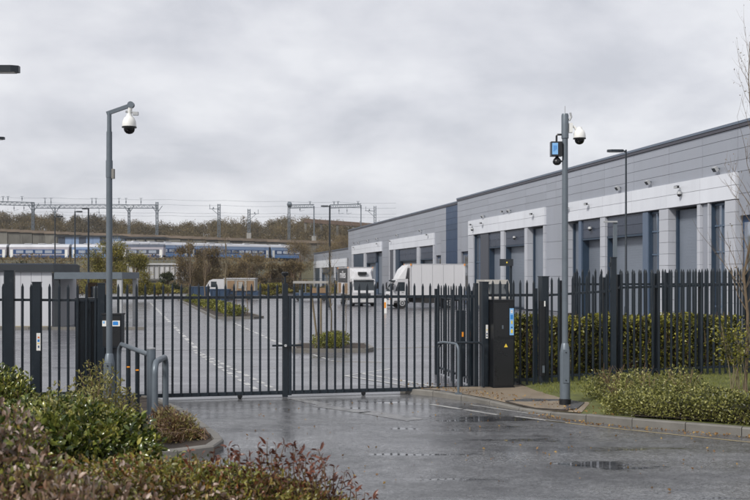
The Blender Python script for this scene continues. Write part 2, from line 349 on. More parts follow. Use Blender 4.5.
# ============================================================ GROUND
def sheet(name, pl, z, mat, kind='structure', parent=None):
    zs = z if isinstance(z, (list, tuple)) else [z]*len(pl)
    me = bpy.data.meshes.new(name); me.from_pydata([(p[0], p[1], zs[i]) for i, p in enumerate(pl)], [], [tuple(range(len(pl)))]); me.materials.append(mat); me.update()
    if me.polygons[0].normal.z < 0: me.flip_normals()
    o = bpy.data.objects.new(name, me); link(o, parent)
    if kind: o['kind'] = kind
    return o
def GLd(X): return 21.632/(1-.226*(X-375)/1000)          # depth of the gate line at picture column X
def GLp(X, z=0): d = GLd(X); return Vector(((X-375)/F*d, d, z))
sheet('ground', [(-900, -120), (900, -120), (900, 950), (-900, 950)], -.12, m_field)
a_, b_ = GLp(-700), GLp(1300)
sheet('road', [(-60, -12), (60, -12), (60, 21.632+.226*60), (-60, 21.632-.226*60)], 0, m_road)
sheet('yard', [(-60, 21.632-.226*60), (60, 21.632+.226*60), (60, 140), (-95, 140), (-95, 20)], 0, m_yard)

# right hand kerb: points along its road edge, and kerb height there
KR = [(.55, 22.0, .12), (1.385, 21.3, .12), (2.14, 20.2, .10), (3.0, 18.84, .035), (3.55, 17.9, .12), (4.06, 17.3, .14), (5.08, 16.67, .14), (6.03, 16.07, .14), (7.9, 15.1, .14), (10.5, 13.9, .14), (14, 12.6, .14)]
def polypath(pts, step):
    P = [Vector(p) for p in pts]; out = [P[0]]; cur = P[0]; i = 1; need = step
    while i < len(P):
        seg = P[i]-cur; L = Vector((seg.x, seg.y)).length
        if L >= need: cur = cur+seg*(need/L); out.append(cur.copy()); need = step
        else: need -= L; cur = P[i]; i += 1
    return out
def kerb(name, pts, side, step=.9, wd=.14):
    root = thing(name[0], name[1], 'kerb', (pts[0][0], pts[0][1], 0)); P = polypath(pts, step); rnd = random.Random(4)
    for i in range(len(P)-1):
        a, b = P[i], P[i+1]; d = (b-a); d.z = 0; d.normalize(); nrm = Vector((-d.y, d.x, 0))*side; g = .006
        a2 = a+d*g; b2 = b-d*g; ch = .02; o = rnd.uniform(-.006, .006)
        za, zb = a.z+o, b.z+o
        vs = []
        for q, z in ((a2, za), (b2, zb)):
            for (off, zz_) in ((o, -.1), (o, z-ch), (ch+o, z), (wd, z), (wd, -.1)): vs.append((q.x+nrm.x*off, q.y+nrm.y*off, zz_))
        fs = [(0, 5, 6, 1), (1, 6, 7, 2), (2, 7, 8, 3), (3, 8, 9, 4), (4, 3, 2, 1, 0), (5, 6, 7, 8, 9), (0, 4, 9, 5)]
        MB().add(vs, fs).build('kerb_stone', m_kerb, root)
    return root
kerb(('road_kerb', 'grey concrete kerb curving from the gate past the right camera pole'), KR, 1)
# verge and footway behind the right kerb
def off(pts, w, side=1):
    o = []
    for i, p in enumerate(pts):
        a = Vector(pts[max(i-1, 0)]); b = Vector(pts[min(i+1, len(pts)-1)]); d = b-a; d.z = 0; d.normalize(); o.append((p[0]-d.y*w*side, p[1]+d.x*w*side, p[2]))
    return o
KI = off(KR, .135)
def vz(x, y):                 # verge level
    s = y-(21.632+.226*x)                  # distance past the gate line
    k = max(0, min(1, (x-3.3)/3)); t = max(0, min(1, (s+4.5)/4.8)); base = .12+(.23*k)*t*t*(3-2*t)
    return base
def verge():
    vs = []; fs = []; nx, ny = 60, 40; idx = {}
    import bisect
    for i in range(nx):
        x = 3.35+i*.22
        # near edge follows the kerb
        ye = np.interp(x, [p[0] for p in KI], [p[1] for p in KI])
        for j in range(ny):
            y = ye+(30-ye)*j/(ny-1); zk = np.interp(x, [p[0] for p in KI], [p[2] for p in KI]) if j == 0 else max(vz(x, y), 0)
            idx[i, j] = len(vs); vs.append((x, y, min(zk, .12) if j == 0 else (vz(x, y)+random.uniform(-.004, .004))))
    for i in range(nx-1):
        for j in range(ny-1): fs.append((idx[i, j], idx[i+1, j], idx[i+1, j+1], idx[i, j+1]))
    o = MB().add(vs, fs).build('verge', m_grass, None, True); o['kind'] = 'structure'; return o
random.seed(3); verge()
fw = [KI[0], KI[1], KI[2], KI[3], KI[4], (3.72, 18.0, .12), (4.15, 19.3, .125), (3.9, 20.6, .125), (3.45, 21.2, .125), (3.3, 22.45, .125), (2.4, 22.25, .125), (.5, 22.05, .125)]
sheet('footway', [(p[0], p[1]) for p in fw], [min(p[2], .128)+.008 for p in fw], m_path)
pd = [(2.55, 19.75, .10), (3.02, 19.0, .06), (3.5, 18.25, .125), (3.72, 18.4, .13), (4.05, 19.3, .13), (3.8, 19.75, .13), (3.0, 19.9, .13)]
sheet('footway_patch', [(p[0], p[1]) for p in pd], [p[2]+.014 for p in pd], m_pathdark)
# left hand planter kerb and bed
KL = [(-5.0, 21.0, .13), (-4.45, 20.3, .13), (-3.75, 18.9, .14), (-3.3, 17.93, .14), (-2.75, 16.4, .14), (-2.4, 15.5, .14), (-2.24, 14.9, .14), (-2.32, 14.45, .14), (-2.6, 14.15, .14), (-3.1, 13.95, .14), (-4.2, 13.7, .14), (-6, 13.4, .14), (-9, 13.1, .14), (-14, 12.8, .14)]
kerb(('planter_kerb', 'pale concrete kerb rounding the tip of the left planting bed'), KL, -1, .6)
KLi = off(KL, .135, -1)
sheet('planting_bed', [(p[0], p[1]) for p in KLi]+[(-14, 19)], .10, m_soil)
# near bank with the foreground shrubs
def bank():
    vs = []; fs = []; nx, ny = 44, 36
    for i in range(nx):
        for j in range(ny):
            x = -14+i*.34; y = -2+j*.39; e = min(1, max(0, (.65-.06*(11.2-y)-x)/1.6)); e2 = min(1, max(0, (11.7-y)/2.2))
            z = .75*e*e*(3-2*e)*e2*e2*(3-2*e2)-.04+random.uniform(-.015, .015); vs.append((x, y, z))
    for i in range(nx-1):
        for j in range(ny-1): a = i*ny+j; fs.append((a, a+ny, a+ny+1, a+1))
    o = MB().add(vs, fs).build('foreground_bank', m_soil, None, True); o['kind'] = 'structure'
bank()

# ---- markings (thin sheets on the asphalt)
def strip(name, a, b, w, z, mat, dash=None, kind='structure'):
    a = Vector((a[0], a[1])); b = Vector((b[0], b[1])); L = (b-a).length; d = (b-a)/L; n = Vector((-d.y, d.x))*w/2; mb = MB(); s = 0
    while s < L-.02:
        e_ = min(L, s+(dash[0] if dash else L)); p, q = a+d*s, a+d*e_
        mb.add([(p.x-n.x, p.y-n.y, z), (q.x-n.x, q.y-n.y, z), (q.x+n.x, q.y+n.y, z), (p.x+n.x, p.y+n.y, z)], [(0, 3, 2, 1)] if False else [(0, 1, 2, 3)])
        s = e_+(dash[1] if dash else 1)
    o = mb.build(name, mat)
    if o.data.polygons[0].normal.z < 0: o.data.flip_normals()
    o['kind'] = kind; return o
g = lambda x, y: G(x, y)
strip('centre_line', g(150, 302.5), g(196, 348.3), .17, .004, m_line2, (1.5, .8))
strip('centre_line', g(194, 350), g(282, 393), .14, .004, m_line2, (.55, .35))
strip('centre_line', g(196, 352.5), g(259, 391.5), .14, .004, m_line2, (.55, .35))
strip('bay_line', g(234, 323), g(282, 344.6), .15, .004, m_line2, (1.3, .5))
strip('asphalt_seam', g(120, 350.8), g(290, 349), .12, .004, m_seam)
strip('asphalt_seam', g(250, 366), g(290, 369.5), .08, .004, m_line, (.3, .5))
strip('bay_line', g(313, 354.6), g(333, 361), .1, .004, m_line2, (.8, .4))
strip('bay_line', g(268, 349), g(292, 349.4), .1, .004, m_yel)
strip('bay_line', g(366, 349.5), g(470, 345.5), .1, .004, m_yel)
strip('bay_line', g(345, 376), g(392, 368.6), .1, .004, m_line2); strip('bay_line', g(345, 376), g(428, 389.5), .12, .008, m_line2)
strip('bay_line', g(361, 373.4), g(446, 388.5), .15, .004, m_line2, (1.3, .12)); strip('bay_line', g(360, 384), g(410, 389), .1, .004, m_faint)
strip('bay_line', g(333, 361.5), g(382, 362.5), .09, .004, m_yel)
strip('bay_line', g(400, 309), g(470, 309.8), .15, .004, m_yel)
for (x0, y0, x1, y1, w_) in ((293, 398.3, 325, 405, .28), (318, 405.6, 372, 413.5, .30), (366, 412, 420, 421, .4)):
    strip('worn_patch_marking', g(x0, y0), g(x1, y1), w_, .004, m_faint, (1.4, .25))
strip('edge_line', g(431, 404.5), g(501, 415.5), .12, .004, m_line, (.9, .10)); strip('edge_line', g(470, 404.8), g(540, 415.3), .07, .004, m_line)
strip('edge_line', g(515, 416.5), g(566, 422.8), .10, .004, m_line)
strip('yellow_line', g(545, 420.6), g(620, 429.2), .08, .004, m_yel); strip('yellow_line', g(620, 429.2), g(760, 443.5), .08, .004, m_yel)
strip('gate_track', GLp(105)+Vector((0, .05, 0)), GLp(480)+Vector((0, .05, 0)), .07, .004, m_seam)

# ---- islands in the yard
def hedge_blob(x0, x1, y0, y1, h, mat, name, label, size=.07, n=2500, cat='hedge', seed=2, base=.12):
    r = thing(name, label, cat, ((x0+x1)/2, (y0+y1)/2, base)); rng = np.random.default_rng(seed)
    L = max(x1-x0, y1-y0); k = max(2, int(L/.9)); bl = [((x0+x1)/2+((x1-x0)/2-.35)*(2*i/(k-1)-1) if x1-x0 > y1-y0 else (x0+x1)/2, (y0+y1)/2+((y1-y0)/2-.35)*(2*i/(k-1)-1) if y1-y0 >= x1-x0 else (y0+y1)/2, base+h*.45, min(.65, (x1-x0)/2) if x1-x0 <= y1-y0 else .7, min(.65, (y1-y0)/2) if y1-y0 < x1-x0 else .7, h*rng.uniform(.5, .6)) for i in range(k)]
    P = blobpts(bl, n, rng, .3, .6, base); o = leaves('foliage', P, size, mat, r, seed, .6); o['kind'] = 'stuff'; return r
lf_isl = leafmat('island_hedge_leaf', [(.02, .024, .007), (.13, .14, .022), (.36, .34, .06)], .4, 1.5)
def island(name, label, pl, mat):
    root = thing(name, label, 'traffic island', (pl[0][0], pl[0][1], 0)); n = len(pl)
    for i in range(n):
        a, b = Vector((*pl[i], .13)), Vector((*pl[(i+1) % n], .13)); P = polypath([a, b], max(.9, (b-a).length/8))
        if (P[-1]-b).length > .05: P.append(b)
        for j in range(len(P)-1):
            d = (P[j+1]-P[j]); l = d.length; ang = math.atan2(d.y, d.x); MB().box(.005, l-.005, -.01, .13, -.1, .13).build('kerb_stone', m_kerb, root, mw=T(P[j].x, P[j].y, 0, ang))
    sheet('soil', pl, .115, m_soil, None, root)
    return root
I1 = [(-9.5, 59.3), (-7.2, 59.3), (-6.7, 60.2), (-18.0, 103), (-20.3, 103)]
island('long_traffic_island', 'long narrow kerbed island with a row of low hedge clumps', I1, m_soil)
I2 = [(-2.75, 33.5), (-.3, 33.5), (-.05, 34.2), (-.3, 36.4), (-2.75, 36.4), (-2.95, 35.2)]
island('small_traffic_island', 'small kerbed island with one rounded clipped bush behind the right gate leaf', I2, m_soil)
r = hedge_blob(-2.65, -.4, 33.8, 36.1, .48, lf_isl, 'island_bush', 'low clipped bush on the small island behind the right gate leaf', .055, 9500, 'bush', 5)
for i in range(8):
    t = (i+.15)/8; yc = 60.6+t*38; xc = -8.1-(yc-59.3)*.262
    hedge_blob(xc-1.2, xc+1.2, yc-1.3, yc+1.7, .62, lf_isl, 'hedge_clump', ['nearest and largest', 'second nearest', 'third nearest', 'fourth nearest', 'fifth nearest', 'sixth nearest', 'seventh nearest', 'farthest'][i]+' green hedge clump on the long yard island', .13, 1700, 'hedge', 10+i)['group'] = 'hedge clumps on the long yard island'

# ============================================================ WAREHOUSES
KW = 25.668
def wall_frame(K, X0):        # origin at column X0 of the wall whose columns obey d = K*1000/(X-177)
    d0 = K*1000/(X0-177); o = Vector(((X0-375)/F*d0, d0, 0)); t = Vector((-.198, 1, 0)).normalized(); n = Vector((-t.y, t.x, 0))
    m = Matrix(((t.x, n.x, 0, o.x), (t.y, n.y, 0, o.y), (0, 0, 1, 0), (0, 0, 0, 1)))
    def s(X): return (K*1000/(X-177)-d0)*math.hypot(1, .198)
    def z(X, y): return H+(HZ-y)/F*K*1000/(X-177)
    return m, s, z
def warehouse(name, label, K, X0, Xn, Xf, zr, zbt, zbb, portals, upper_joints, rows, deep, clad_extra=(), zd=4.85):
    m, s, zf = wall_frame(K, X0); root = thing(name, label, 'warehouse', m.translation)
    def box(nm, s0, s1, n0, n1, z0, z1, mat, parent=root): 
        if s0 > s1: s0, s1 = s1, s0
        return MB().box(s0, s1, n0, n1, z0, z1, m).build(nm, mat, parent)
    sn, sf = s(Xn), s(Xf)
    box('core_wall', sn, sf-.02, -deep, -1.0, 0, zr-.25, m_core)
    box('roof', sn-.05, sf+.03, -deep-.1, -.4, zr-.24, zr-.1, m_roof)
    box('parapet_trim', sn-.08, sf+.06, -.42, .10, zr-.10, zr+.02, m_roof)
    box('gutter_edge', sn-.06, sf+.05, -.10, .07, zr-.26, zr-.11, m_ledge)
    # end returns
    box('end_wall', sf-.3, sf, -deep, -.02, 0, zr-.26, m_clad); 
    js = sorted(set([s(x) for x in upper_joints]+[sn, sf]))
    zs = [zbt]+rows+[zr-.27]
    def panels(s0, s1, zl, n1, mat, parent=root, nm='wall_panel', th=.09, g=.009):
        for k in range(len(zl)-1):
            o = box(nm, s0+g, s1-g, n1-th, n1, zl[k]+g, zl[k+1]-g, mat, parent)
    for i in range(len(js)-1):
        if js[i+1]-js[i] < .15: continue
        mid = (js[i]+js[i+1])/2; mt = m_clad
        for (xa, xb, mm) in clad_extra:
            if min(s(xa), s(xb)) < mid < max(s(xa), s(xb)): mt = mm
        panels(js[i], js[i+1], zs, 0, mt)
    box('backing', sn, sf, -1.0, -.07, zbt-.2, zr-.27, m_joint)      # behind the upper cladding joints
    # lower part: list of bays between sn and sf
    for p in portals:
        kind = p[0]; xa, xb = p[1], p[2]; s0, s1 = sorted((s(xa), s(xb)))
        if kind == 'wall':           # plain grey cladding pier down to the ground
            z = [0.15]; 
            while z[-1] < zbt-1.6: z.append(z[-1]+1.18)
            z.append(zbt); panels(s0, s1, z, 0, p[3] if len(p) > 3 else m_clad); box('backing', s0, s1, -1.0, -.07, 0, zbt-.2, m_joint)
        if kind == 'band':           # projecting white band over a group of bays
            jj = [s0]+[s(x) for x in sorted(p[3], reverse=True) if s0+.3 < s(x) < s1-.3]+[s1]; jj.sort()
            for i in range(len(jj)-1): panels(jj[i], jj[i+1], [zbb, (zbb+zbt)/2+.03, zbt], .14, m_white_clad, nm='band_panel', th=.2)
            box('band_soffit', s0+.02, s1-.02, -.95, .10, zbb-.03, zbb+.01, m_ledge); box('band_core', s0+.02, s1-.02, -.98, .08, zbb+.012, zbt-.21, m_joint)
        if kind == 'pier':
            z = [.1]; st = p[4] if len(p) > 4 else .6
            while z[-1] < zbb-st*1.4: z.append(z[-1]+st)
            z.append(zbb-.03); dp = p[3] if len(p) > 3 else .5
            panels(s0, s1, z, .13, m_pier, nm='pier_panel', th=.66, g=.008); box('pier_core', s0+.02, s1-.02, -.95, -.52, 0, zbb-.04, m_pier)
        if kind in ('span', 'door', 'fullshut'):
            zt = zbb-.04; zz0 = zd if kind == 'span' else zbb-.04
            if kind == 'span':
                mid = (s0+s1)/2
                panels(s0, s1, [zd+.05, (zd+zt)/2, zt], -.03, p[3] if len(p) > 3 and p[3] else m_span, nm='spandrel_panel', th=.2)
                box('lintel', s0+.01, s1-.01, -.8, -.0, zd-.07, zd+.04, m_jamb)
            jw = .16 if kind == 'fullshut' else .10; dn = -.44
            dr = box('roller_door', s0+.03, s1-jw, dn-.06, dn, .02, zz0-.08, m_shut)
            box('bottom_rail', s0+.03, s1-jw, dn, dn+.03, .02, .16, m_jamb, dr)
            box('door_jamb', s1-jw, s1-.004, -.6, -.02 if kind == 'span' else -.3, 0, zz0-.08, m_jamb)
            if kind == 'span': box('door_jamb', s0+.004, s0+.12, -.6, -.04, 0, zz0-.08, m_blue)
        if kind == 'jamb': box('blue_column_or_recess', s0+.01, s1-.01, -.9, .06, 0, zbb-.04, p[3])  # blue column, elsewhere a flush dark box with the recess shade in its colour
        if kind == 'recess':
            box('recess_panel', s0+.01, s1-.01, -.30, -.02, 0, zbb-.04, p[3])
        if kind == 'win':
            fr = box('window', s0, s1, -.30, -.22, 0, zbb-.04, m_frame); top = zbb-.12; hs = p[3] if len(p) > 3 else [1.1, 2.2, 3.3, 4.6]
            zl = [.15]+[h_ for h_ in hs]+[top]; mid = (s0+s1)/2
            for k in range(len(zl)-1):
                for (aa, bb) in ((s0+.08, mid-.04), (mid+.04, s1-.08)): box('pane', aa, bb, -.22, -.20, zl[k]+.05, zl[k+1]-.05, m_glass, fr)
                box('transom', s0+.02, s1-.02, -.215, -.15, zl[k+1]-.04, zl[k+1]+.04, m_frame, fr)
            box('reveal', s1-.06, s1-.004, -.4, .0, 0, zbb-.05, m_jamb, fr); box('mullion', mid-.035, mid+.035, -.215, -.14, .1, top, m_frame, fr)
        if kind == 'bluewin':        # narrow blue framed door or window in the grey wall
            h_ = p[3]; fr = box('side_window', s0, s1, -.30, -.2, .1, h_, m_navy); box('pane', s0+.15, s1-.15, -.2, -.18, 1.2, h_-.3, m_glass, fr)
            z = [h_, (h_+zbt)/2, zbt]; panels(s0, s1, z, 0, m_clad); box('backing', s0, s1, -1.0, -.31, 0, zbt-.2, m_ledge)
    return root, m, s, zf
P1 = [('bluewin', 739, 790, 5.3), ('wall', 790, 900),
      ('band', 566.5, 738, [581, 604.5, 634, 669, 702.5]), ('pier', 727.3, 738), ('win', 711.3, 727.3, [1.1, 2.2, 3.7, 4.95]), ('pier', 710, 711.3, .9),
      ('recess', 702.5, 710, m_clad), ('pier', 699.3, 702.5, .75), ('fullshut', 670.5, 699.3), ('pier', 661.3, 670.5),
      ('win', 649, 661.3, [1.1, 2.2, 3.7, 4.95]), ('jamb', 643.5, 649, m_blue), ('span', 607, 643.5), ('pier', 602, 607), ('span', 582, 602), ('jamb', 579.3, 582, m_blue),
      ('fullshut', 568.5, 579.3), ('pier', 566.5, 568.5),
      ('wall', 546.3, 566.5), ('band', 469.5, 546.3, [500, 526]), ('pier', 544.8, 546.3), ('fullshut', 529, 544.8), ('pier', 526, 529, .5, 1.2), ('span', 505.5, 526), ('pier', 502, 505.5, .5, 1.2),
      ('span', 489, 502), ('jamb', 481, 489, m_core), ('win', 474.5, 481, [2.2, 3.7]), ('pier', 469.5, 474.5, .5, 1.2), ('bluewin', 461, 468.5, 4.7), ('wall', 468.5, 469.5), ('wall', 457.5, 461)]
near_wh, WM1, ws1, wz1 = warehouse('near_warehouse', 'long grey clad warehouse with white framed loading bays nearest the fence', KW, 738, 900, 457.5, 9.6, 7.33, 6.08, P1,
    [738, 702.5, 669, 634, 604.5, 581, 556, 546.3, 526, 506, 488, 471, 800, 850], [7.85, 8.38, 8.92], 45)
P2 = [('wall', 446, 470, m_navy), ('bluewin', 436, 441, 4.6), ('wall', 441, 446), ('wall', 434.8, 436), ('band', 390, 434.8, [405, 420]), ('pier', 434, 434.8), ('span', 420.3, 434), ('pier', 417.7, 420.3, .5, 1.5), ('span', 399.3, 417.7),
      ('jamb', 396, 399.3, m_jamb), ('pier', 394.3, 396, .5, 1.5), ('jamb', 390.5, 394.3, m_core), ('pier', 390, 390.5), ('wall', 382, 390), ('band', 352.5, 382, [366]), ('fullshut', 375.5, 382), ('span', 366.5, 375.5), ('pier', 364.5, 366.5, .5, 1.5),
      ('jamb', 354, 364.5, m_jamb), ('pier', 352.5, 354, .5, 1.5), ('wall', 348.3, 352.5)]
P2w, WM2, ws2, wz2 = warehouse('second_warehouse', 'second grey warehouse with navy blue corner panels standing behind the lorries', 26.667, 446, 470, 348.3, 9.6, 6.98, 5.7, P2,
    [446, 434.8, 425, 414, 404.5, 396, 382, 374, 366.5, 360, 354], [7.5, 8.1, 8.7], 40, [(446, 470, m_navy)], 4.3)
P3 = [('band', 314, 347, [320, 326, 332, 340]), ('pier', 345.5, 347, .5, 1.8), ('span', 336, 345.5), ('pier', 334.5, 336, .5, 1.8), ('span', 322, 334.5), ('pier', 320.3, 322, .5, 1.8), ('jamb', 315.5, 320.3, m_jamb), ('pier', 314, 315.5, .5, 1.8)]
far_wh, WM3, ws3, wz3 = warehouse('far_warehouse', 'small low grey warehouse beyond the second one at the yard end', 30.188, 347, 351, 314, 7.4, 5.6, 4.1, P3, [347, 340, 333, 327, 320], [6.5], 30, (), 3.1)

# ---- fixtures on the walls
def fixture(kind, K, wm, ws, wz, X, y, n, label):
    s_ = ws(X); z = wz(X, y); base = wm @ Vector((s_, n, z)); root = thing('flood_light' if kind == 'f' else 'wall_camera', label, 'flood light' if kind == 'f' else 'security camera', base, 'lights and cameras fixed to the warehouse walls')
    fr = Matrix.Translation(base) @ wm.to_3x3().to_4x4() @ Matrix.Scale(.66, 4)
    if kind == 'f':
        MB().box(-.05, .05, 0, .16, -.05, .05).build('bracket', m_galv, root, mw=fr)
        MB().box(-.22, .22, -.02, .22, -.17, .17, Matrix.Translation((0, .26, 0)) @ Matrix.Rotation(-.6, 4, 'X')).build('lamp_housing', m_galvl, root, mw=fr)
        MB().box(-.19, .19, .221, .24, -.14, .14, Matrix.Translation((0, .26, 0)) @ Matrix.Rotation(-.6, 4, 'X')).build('lens', m_vglass, root, mw=fr)
    elif kind == 'c':
        MB().box(-.04, .04, 0, .3, -.04, .04).build('bracket', m_galvl, root, mw=fr)
        MB().box(-.34, .16, .26, .46, -.07, .10).build('camera_housing', m_galvl, root, mw=fr)
        MB().lathe([(.08, 0), (.08, .05)], (-.39, .36, .01), 10, 'X').build('lens', m_dome, root, mw=fr)
        MB().box(-.38, .12, .25, .47, .11, .13).build('sun_shield', m_galv, root, mw=fr)
    else:
        MB().lathe([(.05, .22), (.17, .2), (.19, .05), (.19, 0)], (0, .2, 0), 12).build('camera_housing', m_galvl, root, True, mw=fr)
        MB().lathe([(.17, 0), (.15, -.1), (.09, -.17), (.01, -.2)], (0, .2, 0), 12).build('dome', m_dome, root, True, mw=fr)
O_ = ['leftmost', 'second from left', 'third from left', 'fourth from left', 'fifth from left', 'sixth from left', 'rightmost']
fx = [('f', 484.9, 216, 0, 'grey flood light above the far white band of the near warehouse, leftmost of three'), ('c', 504, 212, 0, 'camera above the far white band of the near warehouse, beside a flood light'),
 ('f', 511, 210.5, 0, 'grey flood light above the far white band of the near warehouse, rightmost of three'), ('c', 474, 225, .14, 'camera at the left end of the white band left of the right pole'),
 ('d', 475, 229.5, .14, 'tiny dome camera under the leftmost camera of the near warehouse'), ('c', 484.6, 223.5, .14, 'second camera along the white band left of the right pole'),
 ('c', 535.4, 214.4, .14, 'camera at the right end of the white band left of the right pole'), ('c', 571, 207.5, .14, 'camera on the white band just right of the right camera pole'),
 ('c', 591, 204.5, .14, 'camera on the white band between the right pole and the lamp column'), ('f', 621, 187.5, 0, 'white flood light on grey cladding just left of the tall lamp column'),
 ('f', 651.4, 181.8, 0, 'square flood light on grey cladding to the right of the tall lamp column'), ('f', 719.5, 168.5, 0, 'flood light on grey cladding behind the branches of the bare tree'),
 ('c', 682.7, 187.6, .14, 'camera with hood on the white band above the tall roller door'), ('d', 684.3, 194.3, .14, 'dark dome camera on the white band above the tall roller door'),
 ('d', 515.7, 238, -.02, 'small dome camera on the dark panel left of the right pole'), ('d', 591.6, 229, -.02, 'small dome camera on the dark panel right of the right pole')]
for f in fx: fixture(f[0], KW, WM1, ws1, wz1, f[1], f[2], f[3], f[4])
f2 = [('c', 355, 243.5, 0), ('f', 359.7, 242.4, 0), ('f', 368.8, 240.5, 0), ('f', 378, 238.5, 0), ('c', 355.4, 247.7, .14), ('c', 379, 243.9, .14), ('f', 398.3, 234.7, 0), ('f', 421.8, 230.3, 0), ('c', 392.3, 241.4, .14), ('c', 429.5, 235, .14)]
l2 = ['small camera above the leftmost white band of the second warehouse', 'flood light close beside the leftmost upper camera of the second warehouse', 'flood light above the middle of the second warehouse leftmost band', 'flood light above the right end of the second warehouse leftmost band',
      'camera on the left end of the second warehouse leftmost white band', 'camera on the right end of the second warehouse leftmost white band', 'flood light above the left part of the white band behind the lorry', 'flood light above the right part of the white band behind the lorry',
      'camera on the left end of the white band behind the side-on lorry', 'camera on the right end of the white band behind the side-on lorry']
for f, l in zip(f2, l2): fixture(f[0], 26.667, WM2, ws2, wz2, f[1], f[2], f[3], l)
# ============================================================ BACKGROUND: hill, railway, woods
yt = lambda X: float(np.interp(X, [-600, -200, 0, 40, 70, 95, 120, 150, 175, 200, 225, 240, 262, 290, 310, 340, 380, 480, 900], [203, 206, 208, 210, 214, 212, 216, 221, 221, 219, 217, 218, 220, 215, 216.5, 218.5, 221, 226, 236]))
def hill_z(x, y):
    X = 375+1000*x/max(y, 1); g_ = np.interp(y, [275, 300, 345, 400, 1200], [.55, .7, .88, 1.0, 1.0]); top = H+(HZ-yt(X))*min(y, 400)/1000*g_
    b = max(0, top-8.5)
    t = min(1, max(0, (y-274)/14)); return max(b*t, -.1)
def hill():
    vs = []; fs = []; xs = np.arange(-420, 421, 14.0); ys = [274, 281, 288, 300, 315, 330, 345, 360, 380, 400, 450, 600, 900]
    for x in xs:
        for y in ys: vs.append((x*(y/400), y, hill_z(x*(y/400), y)-.1))
    n = len(ys)
    for i in range(len(xs)-1):
        for j in range(n-1): a = i*n+j; fs.append((a, a+n, a+n+1, a+1))
    o = MB().add(vs, fs).build('hillside', m_field, None, True); o['kind'] = 'structure'
hill()
def embank():
    vs = []; fs = []; xs = np.arange(-260, 200, 5.0); prof = [(150, -.13), (158, .4), (175, 3.2), (188, 5.2), (196, 5.65), (224, 5.66), (232, 5.68), (271, 5.7)]; fade = lambda x, y: 1 if y >= 230 else min(1, max(0, (-17-x)/12))
    for x in xs:
        for (y, z) in prof: vs.append((x, y+(14 if -45 < x < -25 and y < 190 else 0)*max(0, 1-(y-150)/50), -.13+(z+.13)*fade(x, y)+(random.uniform(-.25, .25) if .5 < z < 5.5 else 0)*fade(x, y)))
    n = len(prof)
    for i in range(len(xs)-1):
        for j in range(n-1): a = i*n+j; fs.append((a, a+n, a+n+1, a+1))
    o = MB().add(vs, fs).build('railway_embankment', m_field, None, True); o['kind'] = 'structure'
embank()
# retaining wall with the upper line
rw = thing('retaining_wall', 'long weathered concrete retaining wall with brown parapet behind the trains', 'wall', (-60, 275, 0))
for i in range(46):
    x0 = -135+i*3.4; zt = np.interp(375+x0/275*1000, [-100, 0, 60, 165, 300], [15.6, 15.0, 14.2, 13.2, 11.8])
    MB().box(x0+.06, x0+3.34, 275-.25*(i % 2)*.6, 275.8, 5.5, zt-.5).build('wall_panel', m_concd, rw)
    MB().box(x0, x0+3.4, 274.5, 275.9, zt-.48, zt+.25).build('parapet', m_rust, rw)
MB().box(-135, 24, 275.9, 276.3, 5, 11.5).build('backing', m_concd, rw)
# grey clad relay building and platform canopy in front of it
tb = thing('trackside_building', 'low blue grey clad building between the left coaches and the retaining wall', 'building', (-76, 262, 5.7))
for i in range(9):
    a, b = W(58+i*7, 236, 262), W(65+i*7, 236, 262); MB().box(a.x+.03, b.x-.03, 262, 268, 5.7, 12.6).build('wall_panel', m_tpale if i % 3 else m_span, tb)
a, b = W(56, 236, 262), W(123, 236, 262); MB().box(a.x, b.x, 261.5, 268.4, 12.6, 12.95).build('roof', m_fascia, tb)
pc = thing('platform_canopy', 'dark flat platform canopy behind the last silver coach', 'canopy', (-62, 255, 5.7))
a, b = W(122, 237, 252), W(166, 237, 252); MB().box(a.x, b.x, 250, 258, 11.7, 12.15).build('roof', m_fascia, pc)
for k in range(5): MB().box(a.x+.5+k*2.5, a.x+.8+k*2.5, 253, 253.3, 5.7, 11.7).build('post', m_galv, pc)
MB().box(a.x, b.x, 257, 257.4, 5.7, 11.2).build('back_wall', m_span, pc)
